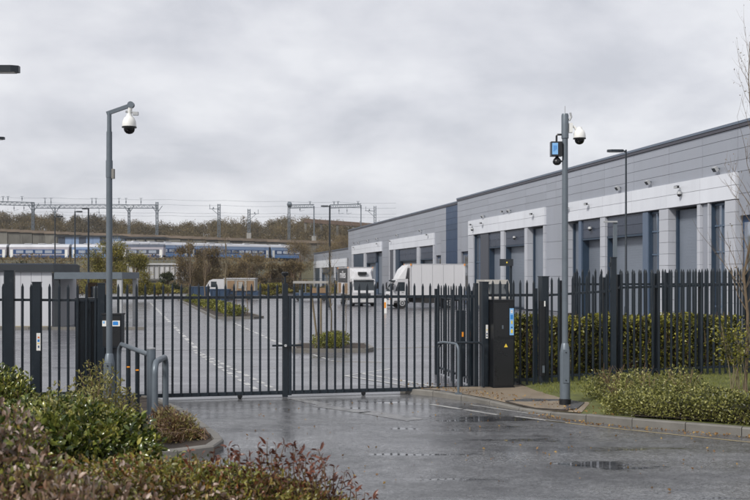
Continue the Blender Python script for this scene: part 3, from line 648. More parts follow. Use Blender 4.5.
# trains
def coach(name, label, a, b, z0, h, mats, wins, group, cab=None):
    a = Vector((a[0], a[1], z0)); b = Vector((b[0], b[1], z0)); L = (b-a).length; ang = math.atan2(b.y-a.y, b.x-a.x); root = thing(name, label, 'train coach', a, group)
    fr = T(a.x, a.y, a.z, ang); w_ = 1.4; mbody, mlow, mroof, mband = mats; g_ = .35
    prof = [(-w_, .95), (-w_-.02, 1.8), (-w_+.05, h-.75), (-w_*.75, h-.28), (-w_*.35, h-.06), (0, h), (w_*.35, h-.06), (w_*.75, h-.28), (w_-.05, h-.75), (w_+.02, 1.8), (w_, .95)]
    def sect(i0, i1, x0, x1, off=0):
        vs = []; n = i1-i0+1
        for x in (x0, x1):
            for (y, z) in prof[i0:i1+1]: vs.append((x, y*(1+off), z+off))
        return MB().add(vs, [(i, i+1, n+i+1, n+i) for i in range(n-1)]+[tuple(range(n)), tuple(reversed(range(n, 2*n)))])
    sect(0, 10, g_, L-g_).build('body', mbody, root, mw=fr)
    sect(2, 8, g_-.02, L-g_+.02, .02).build('roof', mroof, root, mw=fr)
    MB().box(g_, L-g_, -w_-.045, w_+.045, .9, 1.55).build('skirt_stripe', mlow, root, mw=fr)
    MB().box(g_+1.0, L-g_-1.0, -w_-.05, -w_+.1, 1.85, 2.95).build('window_band', mband, root, mw=fr)
    nw = max(3, int((L-3)/2)); 
    for i in range(nw):
        x = g_+1.4+(L-2*g_-2.8)*(i+.5)/nw; hw = (L-2*g_-2.8)/nw*.38; MB().box(x-hw, x+hw, -w_-.07, -w_+.1, 2.05, 2.75).build('window', m_glass, root, mw=fr)
    for x in (g_+.25, L-g_-.9): MB().box(x, x+.65, -w_-.07, -w_+.1, 1.0, 2.9).build('door', m_white, root, mw=fr); 
    for x in (L*.16, L*.84):
        bo = MB().box(x-1.5, x+1.5, -1.2, 1.2, .35, .85).build('bogie', m_chas, root, mw=fr)
        for q in (-1, 1): MB().lathe([(.45, -1.25), (.45, 1.25)], (x+q, 0, .45), 12, 'Y').build('wheel', m_chas, bo, mw=fr)
    MB().box(L*.3, L*.7, -1.1, 1.1, .45, .93).build('equipment_box', m_chas, root, mw=fr)
    MB().box(-.1, g_, -.9, .9, .9, h-.7).build('gangway', m_chas, root, mw=fr)
    for k in range(3): MB().box(L*(.25+.22*k), L*(.25+.22*k)+1.6, -.6, .6, h-.03, h+.18).build('roof_unit', m_troof, root, mw=fr)
    return root
dA = 240; zA = 5.75; silver = (m_tsilv, m_tblue, m_troof, m_tnavy); blue = (m_tpale, m_tblue, m_troof, m_tnavy)
xs = [-120, -56, 9.8, 72, 122, 166]; labA = ['silver coach of the left train running out of the frame', 'leftmost silver train coach cut by the picture edge', 'silver train coach behind the gatehouse roof', 'blue sided train coach behind the left camera pole', 'pale end coach with graffiti marks above the concrete bridge']
for i in range(5):
    a, b = (xs[i]-375)*dA/1000, (xs[i+1]-375)*dA/1000
    if i == 0: continue
    r = coach('train_coach', labA[i], (a, dA), (b, dA), zA, 4.25, blue if i == 3 else (m_tsilv, m_tnavy, m_troof if i < 4 else m_span, m_span if i == 4 else m_tnavy), 8, 'coaches of the left train')
    if i == 4:
        for k, (u, mm) in enumerate(((-3.6, m_oran), (-3.1, m_chas), (-2.6, m_tnavy), (-2.3, m_chas))): MB().box(b+u, b+u+.3, dA-1.5, dA-1.45, zA+1.2+.2*(k % 2), zA+1.7+.2*(k % 2)).build('side_marking', mm, r)
def lb(t): return (-53.2+31.5*t, 250+26*t)
for (t0, t1, lab) in ((-.32, .165, 'nearest blue white roofed coach emerging behind the concrete bridge'), (.17, .765, 'long blue middle coach with white roof above the brown trees'), (.77, 1.15, 'rightmost short blue coach ending behind the trees')):
    coach('train_coach', lab, lb(t0), lb(t1), 6.3, 4.5, blue, 8, 'coaches of the blue train')
for (z, p, q, nm) in ((5.75, (-130, dA), (-20, dA), 'ballast_bed'), (6.3, lb(-.3), lb(1.5), 'ballast_bed')):
    a, b = Vector((*p, 0)), Vector((*q, 0)); L = (b-a).length; an = math.atan2(b.y-a.y, b.x-a.x)
    o = MB().prism([(0, -2.6), (L, -2.6), (L, 2.6), (0, 2.6)], 5.3, z-.02, top=[(0, -1.7), (L, -1.7), (L, 1.7), (0, 1.7)]).build(nm, m_ball, None, mw=T(a.x, a.y, 0, an)); o['kind'] = 'structure'
    tr = thing('railway_track', 'steel rails under the '+('silver' if z < 6 else 'blue')+' coaches', 'railway track', (a.x, a.y, z))
    for s_ in (-.72, .72): MB().box(0, L, s_-.04, s_+.04, -.02, .13).build('rail', m_rust, tr, mw=T(a.x, a.y, z, an))
# concrete bridge
br = thing('concrete_bridge', 'pale ribbed concrete railway bridge parapet over a plain abutment', 'bridge', (-37, 172, 0))
x0, x1 = W(128, 0, 172).x, W(190, 0, 172).x
n = 12
for i in range(n):
    a = x0+(x1-x0)*i/n; b = x0+(x1-x0)*(i+1)/n; MB().box(a+.02, b-.02, 172, 172.4, 1.9, 4.35).build('parapet_panel', m_concl, br)
    MB().box(a-.07, a+.07, 171.85, 172.0, 1.9, 4.3).build('rib', m_conc, br)
MB().box(x0-.2, x1+.2, 171.7, 173.2, 4.36, 4.62).build('coping', m_concl, br); MB().box(x0-.2, x1+.2, 171.8, 180, 1.62, 1.88).build('beam', m_concd, br)
MB().box(x0, x1, 172.6, 186, -.1, 1.6).build('abutment', m_concl, br); MB().box(x0, x1, 172.42, 186, 1.9, 4.3).build('deck_core', m_conc, br)
hr = MB()
for i in range(14): x = x0+(x1-x0)*i/13; hr.bar((x, 172.6, 4.62), (x, 172.6, 5.6), .03)
hr.bar((x0, 172.6, 5.6), (x1, 172.6, 5.6), .03); hr.bar((x0, 172.6, 5.15), (x1, 172.6, 5.15), .02); hr.build('railing', m_galv, br)
# rusty parapet on the hill top to the right
m_rustd = pbr('dark_rust', (.11, .075, .055), .8, 0, .4, .5)
fo = thing('hilltop_parapet', 'long dull brown parapet along the wooded hilltop above the far warehouse', 'parapet wall', (-20, 330, 15))
for i in range(11):
    a, b = W(304+i*8, 218.5+i*.55, 330), W(312+i*8, 218.5+(i+1)*.55, 330)
    MB().prism([(a.x, 330), (b.x-.05, 330), (b.x-.05, 331.5), (a.x, 331.5)], [a.z-1.3, b.z-1.3, b.z-1.3, a.z-1.3], [a.z, b.z, b.z, a.z]).build('parapet_panel', m_rustd, fo)
    if i % 2 == 0: MB().box(a.x, a.x+.8, 330.3, 331.2, 8, a.z-1.3).build('pier', m_concd, fo)

# gantries over the upper line
def lattice(mb, a, b, w_, r_=.07, n=None):
    r_ *= 1.1
    a, b = Vector(a), Vector(b); L = (b-a).length; n = n or max(2, int(L/w_)); d = (b-a)/L; up = Vector((0, 0, 1)) if abs(d.z) < .5 else Vector((1, 0, 0)); sd = d.cross(up).normalized()*w_/2; up = up*w_/2
    c = [a+up+sd, a+up-sd, a-up-sd, a-up+sd]
    for q in c: mb.bar(q, q+d*L, r_)
    for i in range(n):
        p, q = d*L*i/n, d*L*(i+1)/n
        for k in range(4): e0, e1 = c[k], c[(k+1) % 4]; (mb.bar(e0+p, e1+q, r_*.6) if i % 2 else mb.bar(e1+p, e0+q, r_*.6))
DG = 283
def gpost(root, X, yb, ytop, thick=.35, lat=True, mat=m_galv, d=DG):
    p = W(X, ytop, d); zb = W(X, yb, d).z; mb = MB()
    if lat: lattice(mb, (p.x, d, zb), (p.x, d, p.z), thick*1.6, .09)
    else: mb.box(p.x-thick/2, p.x+thick/2, d-thick/2, d+thick/2, zb, p.z)
    mb.build('post', mat, root)
    MB().box(p.x-.6, p.x+.6, d-.6, d+.6, zb-3, zb).build('foundation', m_conc, root)
def drop(root, X, y, d, ln=1.6, arm=0):
    p = W(X, y, d); mb = MB(); mb.bar(p, p+Vector((0, 0, -ln)), .07); mb.bar(p+Vector((0, 0, -ln)), p+Vector((1.3, 0, -ln+.3)), .05); mb.lathe([(.12, -.4), (.17, -.3), (.12, -.2), (.17, -.1), (.12, 0)], p+Vector((0, 0, -ln*.4)), 8); mb.build('registration_arm', m_galv, root)
def upstand(root, X, y, d, ln=1.3):
    p = W(X, y, d); mb = MB(); mb.bar(p, p+Vector((0, 0, ln)), .09); mb.bar(p+Vector((-.45, 0, ln)), p+Vector((.45, 0, ln)), .07); mb.lathe([(.13, 0), (.18, .12), (.13, .24), (.18, .36), (.1, .48)], p+Vector((0, 0, ln*.35)), 8); mb.build('insulator_mast', m_galv, root)
g1 = thing('overhead_line_gantry', 'lattice gantry beam entering from the left edge on a pale post', 'gantry', W(33, 240, DG)); mb = MB(); lattice(mb, W(-40, 202, DG), W(33, 204, DG), .95, .09, 30); mb.build('beam', m_galv, g1); gpost(g1, 33, 241, 202)
for X in (3, 22, 8): upstand(g1, X, 201, DG)
drop(g1, 14, 205, DG); drop(g1, 24, 205, DG)
mb = MB(); p = W(33, 207, DG); mb.bar(p+Vector((-1.6, 0, 1)), p+Vector((0, 0, -1.6)), .1); mb.bar(p+Vector((1.6, 0, 1)), p+Vector((0, 0, -1.6)), .1); mb.build('brace', m_galv, g1)
g2 = thing('overhead_line_gantry', 'longest lattice gantry beam spanning behind the left camera pole', 'gantry', W(157, 240, DG)); mb = MB(); lattice(mb, W(35, 206.5, DG), W(157, 206.5, DG), .95, .09, 44); mb.build('beam', m_galv, g2)
gpost(g2, 157, 240, 202); gpost(g2, 55, 250, 207, .25, False, m_galv); gpost(g2, 129, 240, 208, .3, True)
for X in (45, 51, 92, 96, 119, 126, 141): upstand(g2, X, 205, DG, 1.9)
for X in (99, 55, 75): drop(g2, X, 208, DG, 2.6)
mb = MB()
for X in (129, 157, 55): p = W(X, 209, DG); mb.bar(p+Vector((-1.5, 0, .9)), p+Vector((0, 0, -1.2)), .1); mb.bar(p+Vector((1.5, 0, .9)), p+Vector((0, 0, -1.2)), .1)
mb.build('brace', m_galv, g2)
def mast(X, yt_, yb, label, sgn):
    g_ = thing('overhead_line_mast', label, 'mast', W(X, yb, DG)); gpost(g_, X, yb, yt_, .4, True); p = W(X, yt_+5, DG); mb = MB()
    mb.bar(p, p+Vector((sgn*2.8, 0, .1)), .1); mb.bar(p+Vector((0, 0, -1.8)), p+Vector((sgn*2.0, 0, 0)), .08); mb.bar(p+Vector((sgn*2.6, 0, 0)), p+Vector((sgn*2.6, 0, 1.3)), .08); mb.lathe([(.13, 0), (.2, .15), (.13, .3), (.2, .45)], p+Vector((sgn*1.6, 0, .05)), 8); mb.build('cantilever', m_galv, g_)
mast(219, 204, 240, 'single pale mast with arm to its left above the blue coach', -1)
mast(249, 209, 233, 'shorter mast with arms on both sides left of the hill', 1)
mast(375, 206, 224, 'single mast rising behind the second warehouse roof', -1)
g3 = thing('overhead_line_gantry', 'short gantry with two posts above the end of the blue train', 'gantry', W(289, 243, DG)); mb = MB(); lattice(mb, W(289, 206.5, DG), W(314, 206, DG), .9, .09, 12); mb.build('beam', m_galv, g3); gpost(g3, 289, 243, 203); gpost(g3, 314, 236, 206, .3, False, m_galv)
MB().lathe([(.2, -.7), (.85, -.4), (.85, .4), (.2, .7)], W(289.5, 204.5, DG), 10, 'X').build('pulley_drum', m_galv, g3); upstand(g3, 310, 205, DG, 1.0); drop(g3, 300, 207, DG, 1.2)
g4 = thing('overhead_line_gantry', 'rightmost gantry with two posts above the hilltop parapet', 'gantry', W(331, 240, DG)); mb = MB(); lattice(mb, W(330, 206.5, DG), W(361, 205.5, DG), .9, .09, 14); mb.build('beam', m_galv, g4); gpost(g4, 330, 240, 205, .35, False, m_galv); gpost(g4, 361, 232, 205, .3, False, m_galv)
for X in (334, 338, 358): upstand(g4, X, 205, DG, 1.0)
for X in (347, 339): drop(g4, X, 207, DG, 2.0)
wr = thing('overhead_wires', 'thin overhead railway wires strung between the gantries', 'wires', W(200, 205, DG))
for (ya, yb_, dd) in ((201, 208, 283), (211, 214, 283), (196, 203, 284), (214, 217, 282)):
    mb = MB(); P = []
    for k in range(25): X = -60+k*19; P.append(W(X, ya+(yb_-ya)*k/24+.9*math.sin(k*math.pi/3)**2, dd))
    mb.tube(P, .035, 4, False); mb.build('wire', m_galv, wr)

# woods on the hill: one mass of crowns
lf_w = leafmat('far_woodland', [(.035, .03, .022), (.075, .062, .040), (.12, .095, .052), (.18, .135, .065), (.08, .08, .045)], .8, .07, .3, .3)
def woods():
    rng = np.random.default_rng(7); Vs = []; Ts = []; k = 0; protos = []
    for q in range(6):
        bl = [(0, 0, 6.0, 3.4, 3.4, 3.6)]+[(rng.uniform(-2.6, 2.6), rng.uniform(-2.6, 2.6), rng.uniform(3.5, 8), rng.uniform(1.5, 2.4), rng.uniform(1.5, 2.4), rng.uniform(1.4, 2.2)) for _ in range(6)]
        P = blobpts(bl, 1050, rng, .3, .45); V, t = leafgeo(P, .6, rng, .34, .9, unit(P-np.array((0, 0, 3.0))))
        tr = []; 
        protos.append((V, t))
    trunk = MB().tube([(0, 0, -1), (.1, 0, 3), (0, .1, 7.5)], [.28, .2, .06], 5, False)
    tv = np.array(trunk.v); tf = np.array([f for f in trunk.f]); tt = np.concatenate([tf[:, [0, 1, 2]], tf[:, [0, 2, 3]]])
    TV = []; TT = []; tk = 0
    for row, (d, sp) in enumerate(((289, 5.5), (299, 5.5), (311, 5.5), (325, 5.5), (341, 5.2), (358, 5.2), (376, 5), (392, 4.6), (404, 4.6))):
        x = -.62*d
        while x < .24*d:
            xx = x+rng.uniform(-2, 2); yy = d+rng.uniform(-6, 6); X = 375+1000*xx/yy; x += sp*(1 if X > -60 else 1.7)
            z = hill_z(xx, yy); s_ = rng.uniform(.85, 1.12)*(1 if row < 6 else .93); a = rng.uniform(0, 6.28); V, t = protos[rng.integers(6)]
            c, s2 = math.cos(a), math.sin(a); V2 = V.copy(); V2[:, 0] = (V[:, 0]*c-V[:, 1]*s2)*s_+xx; V2[:, 1] = (V[:, 0]*s2+V[:, 1]*c)*s_+yy; V2[:, 2] = V[:, 2]*s_*.95+z-.4
            Vs.append(V2); Ts.append(t+k); k += len(V)
            W_ = tv*s_; W_[:, 0] += xx; W_[:, 1] += yy; W_[:, 2] += z; TV.append(W_); TT.append(tt+tk); tk += len(tv)
    o = bpy.data.objects.new('woodland', rawmesh('woodland', np.concatenate(Vs), np.concatenate(Ts), lf_w)); link(o); tag(o, 'brown autumn woodland covering the hillside behind the railway', 'woodland', None, 'stuff')
    o = bpy.data.objects.new('woodland_trunks', rawmesh('woodland_trunks', np.concatenate(TV), np.concatenate(TT), m_bark)); link(o); tag(o, 'dark trunks of the brown hillside woodland', 'tree trunks', None, 'stuff')
woods()
# individual trees in front of the embankment
lf_br = leafmat('brown_bush_leaf', [(.035, .027, .016), (.11, .082, .045), (.19, .14, .065), (.28, .21, .09)], .75, .35, .3, .5)
lf_yg = leafmat('yellow_green_leaf', [(.03, .03, .010), (.11, .105, .02), (.24, .21, .035), (.36, .29, .05)], .6, .6, .25, .5)
lf_dg = leafmat('dark_green_leaf', [(.012, .018, .008), (.03, .04, .014), (.06, .07, .02)], .6, .6, .2, .5)
def crown_tree(X, ytop, ybase, d, wpx, mat, label, name='autumn_tree', n=2600, size=.32, seed=1, group=None, zb=None, aspect=.3, low=.12):
    b = W(X, ybase, d); zb = b.z if zb is None else zb; zt = H+(HZ-ytop)*d/1000; h = zt-zb; wm = wpx*d/1000/2; rng = np.random.default_rng(seed); r = thing(name, label, 'tree', (b.x, d, zb), group); rnd = random.Random(seed)
    mb = MB(); mb.tube([(b.x, d, zb-.2), (b.x+.1, d, zb+h*.35), (b.x, d, zb+h*.8)], [h*.028+.03, h*.02+.02, .03], 7); mb.build('trunk', m_bark, r, True)
    bm_ = MB(); bl = []
    for i in range(11):
        a = rnd.uniform(0, 6.28); t = rnd.uniform(low, .82); rad = wm*(1-.55*t)*rnd.uniform(.45, .85); c = Vector((b.x+math.cos(a)*rad, d+math.sin(a)*rad, zb+h*t+h*.08)); st = Vector((b.x, d, zb+h*t*.6))
        bm_.tube([st, st.lerp(c, .5)+Vector((0, 0, h*.04)), c], [.05+h*.004, .04, .02], 4, False); bl.append((c.x, c.y, c.z, wm*rnd.uniform(.28, .46), wm*rnd.uniform(.28, .46), h*rnd.uniform(.10, .19)))
        for q in range(5):
            e_ = c+Vector((rnd.uniform(-1, 1)*wm*.45, rnd.uniform(-1, 1)*wm*.45, rnd.uniform(0, .2)*h)); bm_.tube([c, e_], [.03, .01], 3, False)
    bl.append((b.x, d, zt-h*.16, wm*.34, wm*.34, h*.15)); bm_.build('branches', m_twig, r)
    P = blobpts(bl, n, rng, .3, .3, zb); o = leaves('crown', P, size, mat, r, seed, aspect, .5, ctr=(b.x, d, zb+h*.3)); return r
ct = [(20, 262, 300, 90, 30, lf_dg, 'dark green bush behind the gatehouse roof', 'bush'), (106, 238, 301, 92, 58, lf_yg, 'yellow green tree behind the canopy and left camera pole', 'autumn_tree'), (134, 254, 301, 98, 42, lf_yg, 'second yellow green tree right of the canopy', 'autumn_tree'), (66, 272, 300, 110, 60, lf_br, 'brown scrub seen under the canopy', 'bush'),
      (168, 272, 298, 125, 30, lf_dg, 'dark green bush in front of the bridge abutment', 'bush'), (158, 284, 298, 120, 44, lf_yg, 'low yellow green bush at the foot of the bridge', 'bush'),
      (190, 240, 297, 128, 38, lf_br, 'brown bare topped tree just right of the concrete bridge', 'autumn_tree'), (208, 247, 297, 132, 40, lf_br, 'dense brown tree in front of the nearest blue coach', 'autumn_tree'),
      (248, 251, 297, 136, 44, lf_br, 'broad brown tree under the long blue coach', 'autumn_tree'), (228, 262, 297, 138, 40, lf_br, 'shorter brown tree behind the white cabin trailer', 'autumn_tree'), (270, 262, 298, 140, 38, lf_br, 'brown tree left of the cap topped gate post', 'autumn_tree'), (293, 259, 298, 140, 34, lf_br, 'brown tree under the rightmost blue coach', 'autumn_tree'),
      (302, 243, 285, 238, 40, lf_br, 'taller brown tree left of the far warehouse', 'autumn_tree'), (328, 240, 285, 240, 40, lf_br, 'brown tree behind the far warehouse', 'autumn_tree'), (40, 284, 300, 110, 60, lf_br, 'brown scrub left of the yellow green trees', 'bush'), (272, 284, 298, 122, 40, lf_yg, 'low yellow green bush beyond the yard end', 'bush'),
      (345, 236, 275, 250, 40, lf_br, 'brown tree rising behind the far warehouse roof', 'autumn_tree'), (285, 262, 290, 175, 36, lf_br, 'brown tree on the embankment below the blue train', 'autumn_tree'), (205, 262, 290, 170, 40, lf_br, 'brown tree on the slope beside the concrete bridge', 'autumn_tree'), (250, 262, 290, 172, 40, lf_br, 'brown tree on the slope under the long blue coach', 'autumn_tree'), (120, 268, 290, 165, 40, lf_br, 'brown tree on the slope left of the concrete bridge', 'autumn_tree'), (286, 266, 298, 142, 24, lf_br, 'brown tree at the yard end left of the far warehouse', 'autumn_tree'), (322, 244, 285, 236, 40, lf_br, 'pale brown tree directly left of the far warehouse corner', 'autumn_tree'), (300, 240, 285, 215, 40, lf_br, 'broad brown tree at the end of the blue train', 'autumn_tree'), (336, 232, 280, 262, 50, lf_br, 'tall brown tree above the far warehouse roof', 'autumn_tree')]
for i, c in enumerate(ct):
    crown_tree(c[0], c[1], c[2], c[3], c[4], c[5], c[6], c[7], 4500 if c[3] > 110 else 11000, .30 if c[3] > 110 else .18, 20+i, 'trees and bushes beyond the yard', zb=None if c[3] > 160 else 0)
# scrub strip and mesh fence at the yard end
rng = np.random.default_rng(3); P = np.stack([rng.uniform(-95, 12, 30000), rng.uniform(141, 156, 30000), rng.random(30000)**1.6*1.9], 1); P[:, 2] *= .7+.5*np.sin(P[:, 0]*.5)*np.sin(P[:, 0]*.23)
P2 = np.stack([rng.uniform(-150, 60, 60000), rng.uniform(150, 222, 60000), np.zeros(60000)], 1); P2 = P2[P2[:, 0] < -21+6*np.sin(P2[:, 1])*.3]; P2 = P2[~((P2[:, 0] > -44) & (P2[:, 0] < -30) & (P2[:, 1] < 188))]
P2[:, 2] = np.interp(P2[:, 1], [150, 158, 175, 188, 196, 271], [0, .4, 3.2, 5.2, 5.65, 5.7])+rng.random(len(P2))**1.3*np.where(P2[:, 1] < 196, 1.5+1.0*np.sin(P2[:, 0]*.45)*np.sin(P2[:, 0]*.17+P2[:, 1]*.2), .25)*np.where(P2[:, 1] > 184, .5, 1)
P = np.concatenate([P, P2]); o = leaves('scrub', P, .5, lf_br, None, 4, .35); tag(o, 'low brown scrub along the foot of the embankment', 'scrub', None, 'stuff')
P = np.stack([rng.uniform(-75, 8, 9000), rng.uniform(139.4, 140.6, 9000), rng.random(9000)*.9], 1); o = leaves('scrub', P, .3, lf_yg, None, 5, .4); tag(o, 'yellow green undergrowth along the end of the yard', 'scrub', None, 'stuff')
mf = thing('mesh_fence', 'dark mesh fence along the far end of the yard', 'fence', (-30, 138, 0)); me_post = MB().box(-.05, .05, -.05, .05, 0, 2.2).mesh('post', m_fence)
for i in range(40): inst('post', me_post, mf, T(-80+i*2.4, 138, 0))
mb = MB()
for z in (.1, .6, 1.1, 1.6, 2.1): mb.bar((-80, 138, z), (13.6, 138, z), .02)
for i in range(470): mb.bar((-80+i*.2, 138, .1), (-80+i*.2, 138, 2.1), .008)
o = mb.build('mesh', m_fence, mf); o['kind'] = 'stuff'
# ============================================================ GATE AND FENCES
GT = Vector((1, .226, 0)).normalized(); GA = math.atan2(.226, 1)
def pale_mesh(h, w_=.058, t_=.03, tip=.075):
    mb = MB(); a, b = w_/2, t_/2; q = w_*.28
    pl = [(-a, -b*.4), (-q, -b), (q, -b), (a, -b*.4), (a, b), (-a, b)]
    n = 6; vs = [(x, y, 0) for x, y in pl]+[(x, y, h-tip) for x, y in pl]+[(x*.18, y*.6, h) for x, y in pl]
    mb.add(vs, [tuple(reversed(range(n)))]+[(i, (i+1) % n, n+(i+1) % n, n+i) for i in range(n)]+[(n+i, n+(i+1) % n, 2*n+(i+1) % n, 2*n+i) for i in range(n)]+[tuple(range(2*n, 3*n))])
    return mb.mesh('pale', m_fence)
pm_gate = pale_mesh(2.34, .046)
def gl(s, z=0, n=0):          # s metres along the gate line from the centre post at column 285
    c = GLp(285); return Vector((c.x+GT.x*s-GT.y*n, c.y+GT.y*s+GT.x*n, z))
def sX(X): c = GLp(285); p = GLp(X); return (p-c).dot(GT)
def gbar(mb, s0, s1, n0, n1, z0, z1):
    mb.box(s0, s1, n0, n1, z0, z1, Matrix.Translation(gl(0)) @ Matrix.Rotation(GA, 4, 'Z')); return mb
def leaf(name, label, s0, s1, ps, posts, stiles):
    r = thing(name, label, 'gate', gl(s0), 'leaves of the entrance gate')
    gbar(MB(), s0, s1, -.03, .03, 2.10, 2.16).build('top_rail', m_fence, r); gbar(MB(), s0, s1, -.035, .035, .07, .15).build('bottom_rail', m_fence, r)
    for s in ps: inst('pale', pm_gate, r, T(*gl(s+random.uniform(-.003, .003), .08+random.uniform(-.005, .005), -.045), GA+random.uniform(-.08, .08)) @ Matrix.Rotation(random.gauss(0, .0022), 4, 'Y'))
    for (s, w_, zt) in posts: gbar(MB(), s-w_/2, s+w_/2, -.05, .05, .05, zt).build('stile', m_fence, r)
    for s in stiles:
        mb = MB(); c = gl(s, .05); mb.lathe([(.05, -.03), (.05, .03)], c, 10, 'Y'); mb.box(c.x-.04, c.x+.04, c.y-.05, c.y+.05, .03, .09); mb.build('roller', m_black, r)
    return r
sl_ = sX(285); pl_ = [-.30-.1815*i for i in range(20)]
lg = leaf('gate_leaf', 'wide left leaf of the dark steel palisade entrance gate, left of the cap topped post', sX(106), -.06, [-.17-.181*i for i in range(20)], [(sX(107), .07, 2.2)], [-.95, -3.2])
rg = leaf('gate_leaf', 'right leaf of the dark steel palisade entrance gate, beside the black cabinet', .06, sX(478), [.19+.176*i for i in range(23)], [(.10, .07, 2.16), (sX(478)-.05, .09, 2.42)], [1.7])
cp = thing('gate_centre_post', 'dark gate post with small round cap between the two gate leaves', 'gate post', gl(0))
gbar(MB(), -.055, .055, -.06, .06, .02, 2.42).build('post', m_fence, cp); p = gl(0, 2.42)
MB().tube([p, p+Vector((0, 0, .16))], .022, 8).build('spigot', m_fence, cp, True); MB().lathe([(.02, .15), (.065, .17), (.075, .22), (.05, .25)], p, 12).build('cap', m_black, cp, True)
gbar(MB(), -.28, .34, -.09, -.05, 1.09, 1.13).build('drop_bolt', m_fence, cp)
p = gl(0, 1.11, -.10); MB().lathe([(.03, -.02), (.03, .02)], p, 8, 'Y').build('bolt_handle', m_galvl, cp)
# big posts along the gate line
def post(X, w_, z0, z1, label, name='gate_post', dn=0, mat=None, cap=True, dy=.12, cat='gate post'):
    s = sX(X); r = thing(name, label, cat, gl(s, z0, dn)); fr = T(*gl(s, 0, dn), GA)
    MB().box(-w_/2, w_/2, -dy, dy, z0, z1, bev=.012).build('post', mat or m_fence, r, mw=fr)
    if cap: MB().box(-w_/2-.008, w_/2+.008, -dy-.008, dy+.008, z1, z1+.015).build('cap', m_fence, r, mw=fr)
    MB().box(-w_/2-.06, w_/2+.06, -dy-.05, dy+.05, z0-.02, z0+.02).build('base_plate', m_galv, r, mw=fr)
    for q in (-1, 1): MB().lathe([(.018, 0), (.018, .03), (.01, .035)], (q*(w_/2+.03), -dy-.02, z0+.02), 6).build('bolt', m_galv, r, mw=fr)
    return r, fr
lp, lfr = post(101.5, .15, .0, 2.42, 'tall dark gate post directly left of the left camera pole')
pp, pfr = post(9.5, .19, .1, 2.68, 'widest dark post at the left edge taller than the fence')
sp, sfr = post(37, .165, .1, 2.45, 'dark fence post carrying a small white sticker with coloured marks', dn=-.02)
def plate(parent, fr, x0, x1, z0, z1, y, marks, mat=m_white, nm='notice'):
    pl = MB().box(x0, x1, y-.004, y, z0, z1).build(nm, mat, parent, mw=fr)
    for (a, b, c, d, mm) in marks:
        MB().box(x0+(x1-x0)*a, x0+(x1-x0)*b, y-.007, y-.0045, z0+(z1-z0)*c, z0+(z1-z0)*d).build('printed_mark', mm, pl, mw=fr)
    return pl
plate(sp, sfr, .005, .082, 1.09, 1.44, -.122, [(.3, .75, .70, .80, m_sred), (.25, .75, .50, .64, m_sbl), (.15, .85, .39, .43, m_syl), (.35, .7, .16, .28, m_sdk)])
rp, rfr = post(484, .15, .1, 2.44, 'dark gate post with a narrow white sticker left of the black cabinet')
plate(rp, rfr, .0, .05, 1.20, 1.50, -.122, [(.2, .8, .3, .4, m_sdk), (.2, .8, .6, .66, m_syl), (.2, .8, .12, .2, m_sdk)])
bp_, bfr = post(543.5, .17, .12, 2.56, 'broad dark fence post between the pedestrian gate and right fence')
MB().box(-.16, -.03, -.20, -.125, .35, 2.02, bev=.02).build('lock_housing', m_black, bp_, mw=bfr); MB().box(-.11, -.06, -.215, -.20, .42, .58).build('lock_cover', m_galv, bp_, mw=bfr)
plate(bp_, bfr, -.07, -.04, 1.9, 2.02, -.205, [])
# pedestrian gate
pg = thing('pedestrian_gate', 'narrow pedestrian gate between the black cabinet and broad fence post', 'gate', gl(sX(512)))
s0, s1 = sX(509.5), sX(537); gbar(MB(), s0, s1, -.03, .03, 2.12, 2.18).build('top_rail', m_fence, pg); gbar(MB(), s0, s1, -.03, .03, .22, .29).build('bottom_rail', m_fence, pg)
for i in range(4): inst('pale', pm_gate, pg, T(*gl(s0+.08+.16*i, .15, -.04), GA))
gbar(MB(), s1-.07, s1, -.04, .04, .15, 2.3).build('stile', m_fence, pg); gbar(MB(), sX(488), s0, -.03, .03, 2.12, 2.18).build('header_rail', m_fence, pg)
for i in range(3): inst('pale', pale_mesh(.5, .056) if i == 0 else bpy.data.meshes['pale.001'] if 'pale.001' in bpy.data.meshes else pm_gate, pg, T(*gl(sX(488)+.1+.17*i, 1.98, -.04), GA))
# fences: list of pales
def fence(name, label, a, b, za, zb, hp, sp_, postsd, rails=(.12, .40), pmh=None, group=None, jit=0):
    """a,b: ends (x,y); za,zb ground level there; rails measured: bottom rail above ground, top rail below the tips"""
    r = thing(name, label, 'fence', (a[0], a[1], za), group); A, B = Vector((*a, za)), Vector((*b, zb)); L = (B-A).length; ang = math.atan2(B.y-A.y, B.x-A.x); d = (B-A)/L
    nrm = Vector((-math.sin(ang), math.cos(ang), 0)); me = pale_mesh(hp, .050); n = int(L/sp_)
    for nm, z0 in (('top_rail', hp-rails[1]), ('bottom_rail', rails[0])):
        o = Vector((0, 0, z0)); mb = MB(); u = Vector((0, 0, .05)); q = nrm*.03; vs = []
        for P in (A, B):
            for (k, l) in ((-1, 0), (1, 0), (1, 1), (-1, 1)): vs.append(P+o+q*k+u*l)
        mb.add(vs, [(0, 1, 2, 3), (7, 6, 5, 4), (0, 4, 5, 1), (1, 5, 6, 2), (2, 6, 7, 3), (3, 7, 4, 0)]).build(nm, m_fence, r)
    for i in range(n+1):
        p = A+d*(sp_*(i+.4)); 
        if sp_*(i+.4) > L: break
        p = p-nrm*.045+Vector((0, 0, .03)); inst('pale', me, r, T(p.x, p.y, p.z+random.uniform(-.008, .008), ang+random.uniform(-.1, .1)) @ Matrix.Rotation(random.gauss(0, .003), 4, 'Y'))
    pmsh = MB().box(-.05, .05, -.035, .035, 0, hp-.06).mesh('post', m_fence)
    for s in postsd:
        p = A+d*s+nrm*.075; inst('post', pmsh, r, T(p.x, p.y, p.z, ang))
        MB().box(-.03, .03, -.09, -.04, hp-rails[1]-.02, hp-rails[1]+.07).build('rail_bracket', m_fence, r, mw=T(p.x, p.y, p.z, ang))
    return r
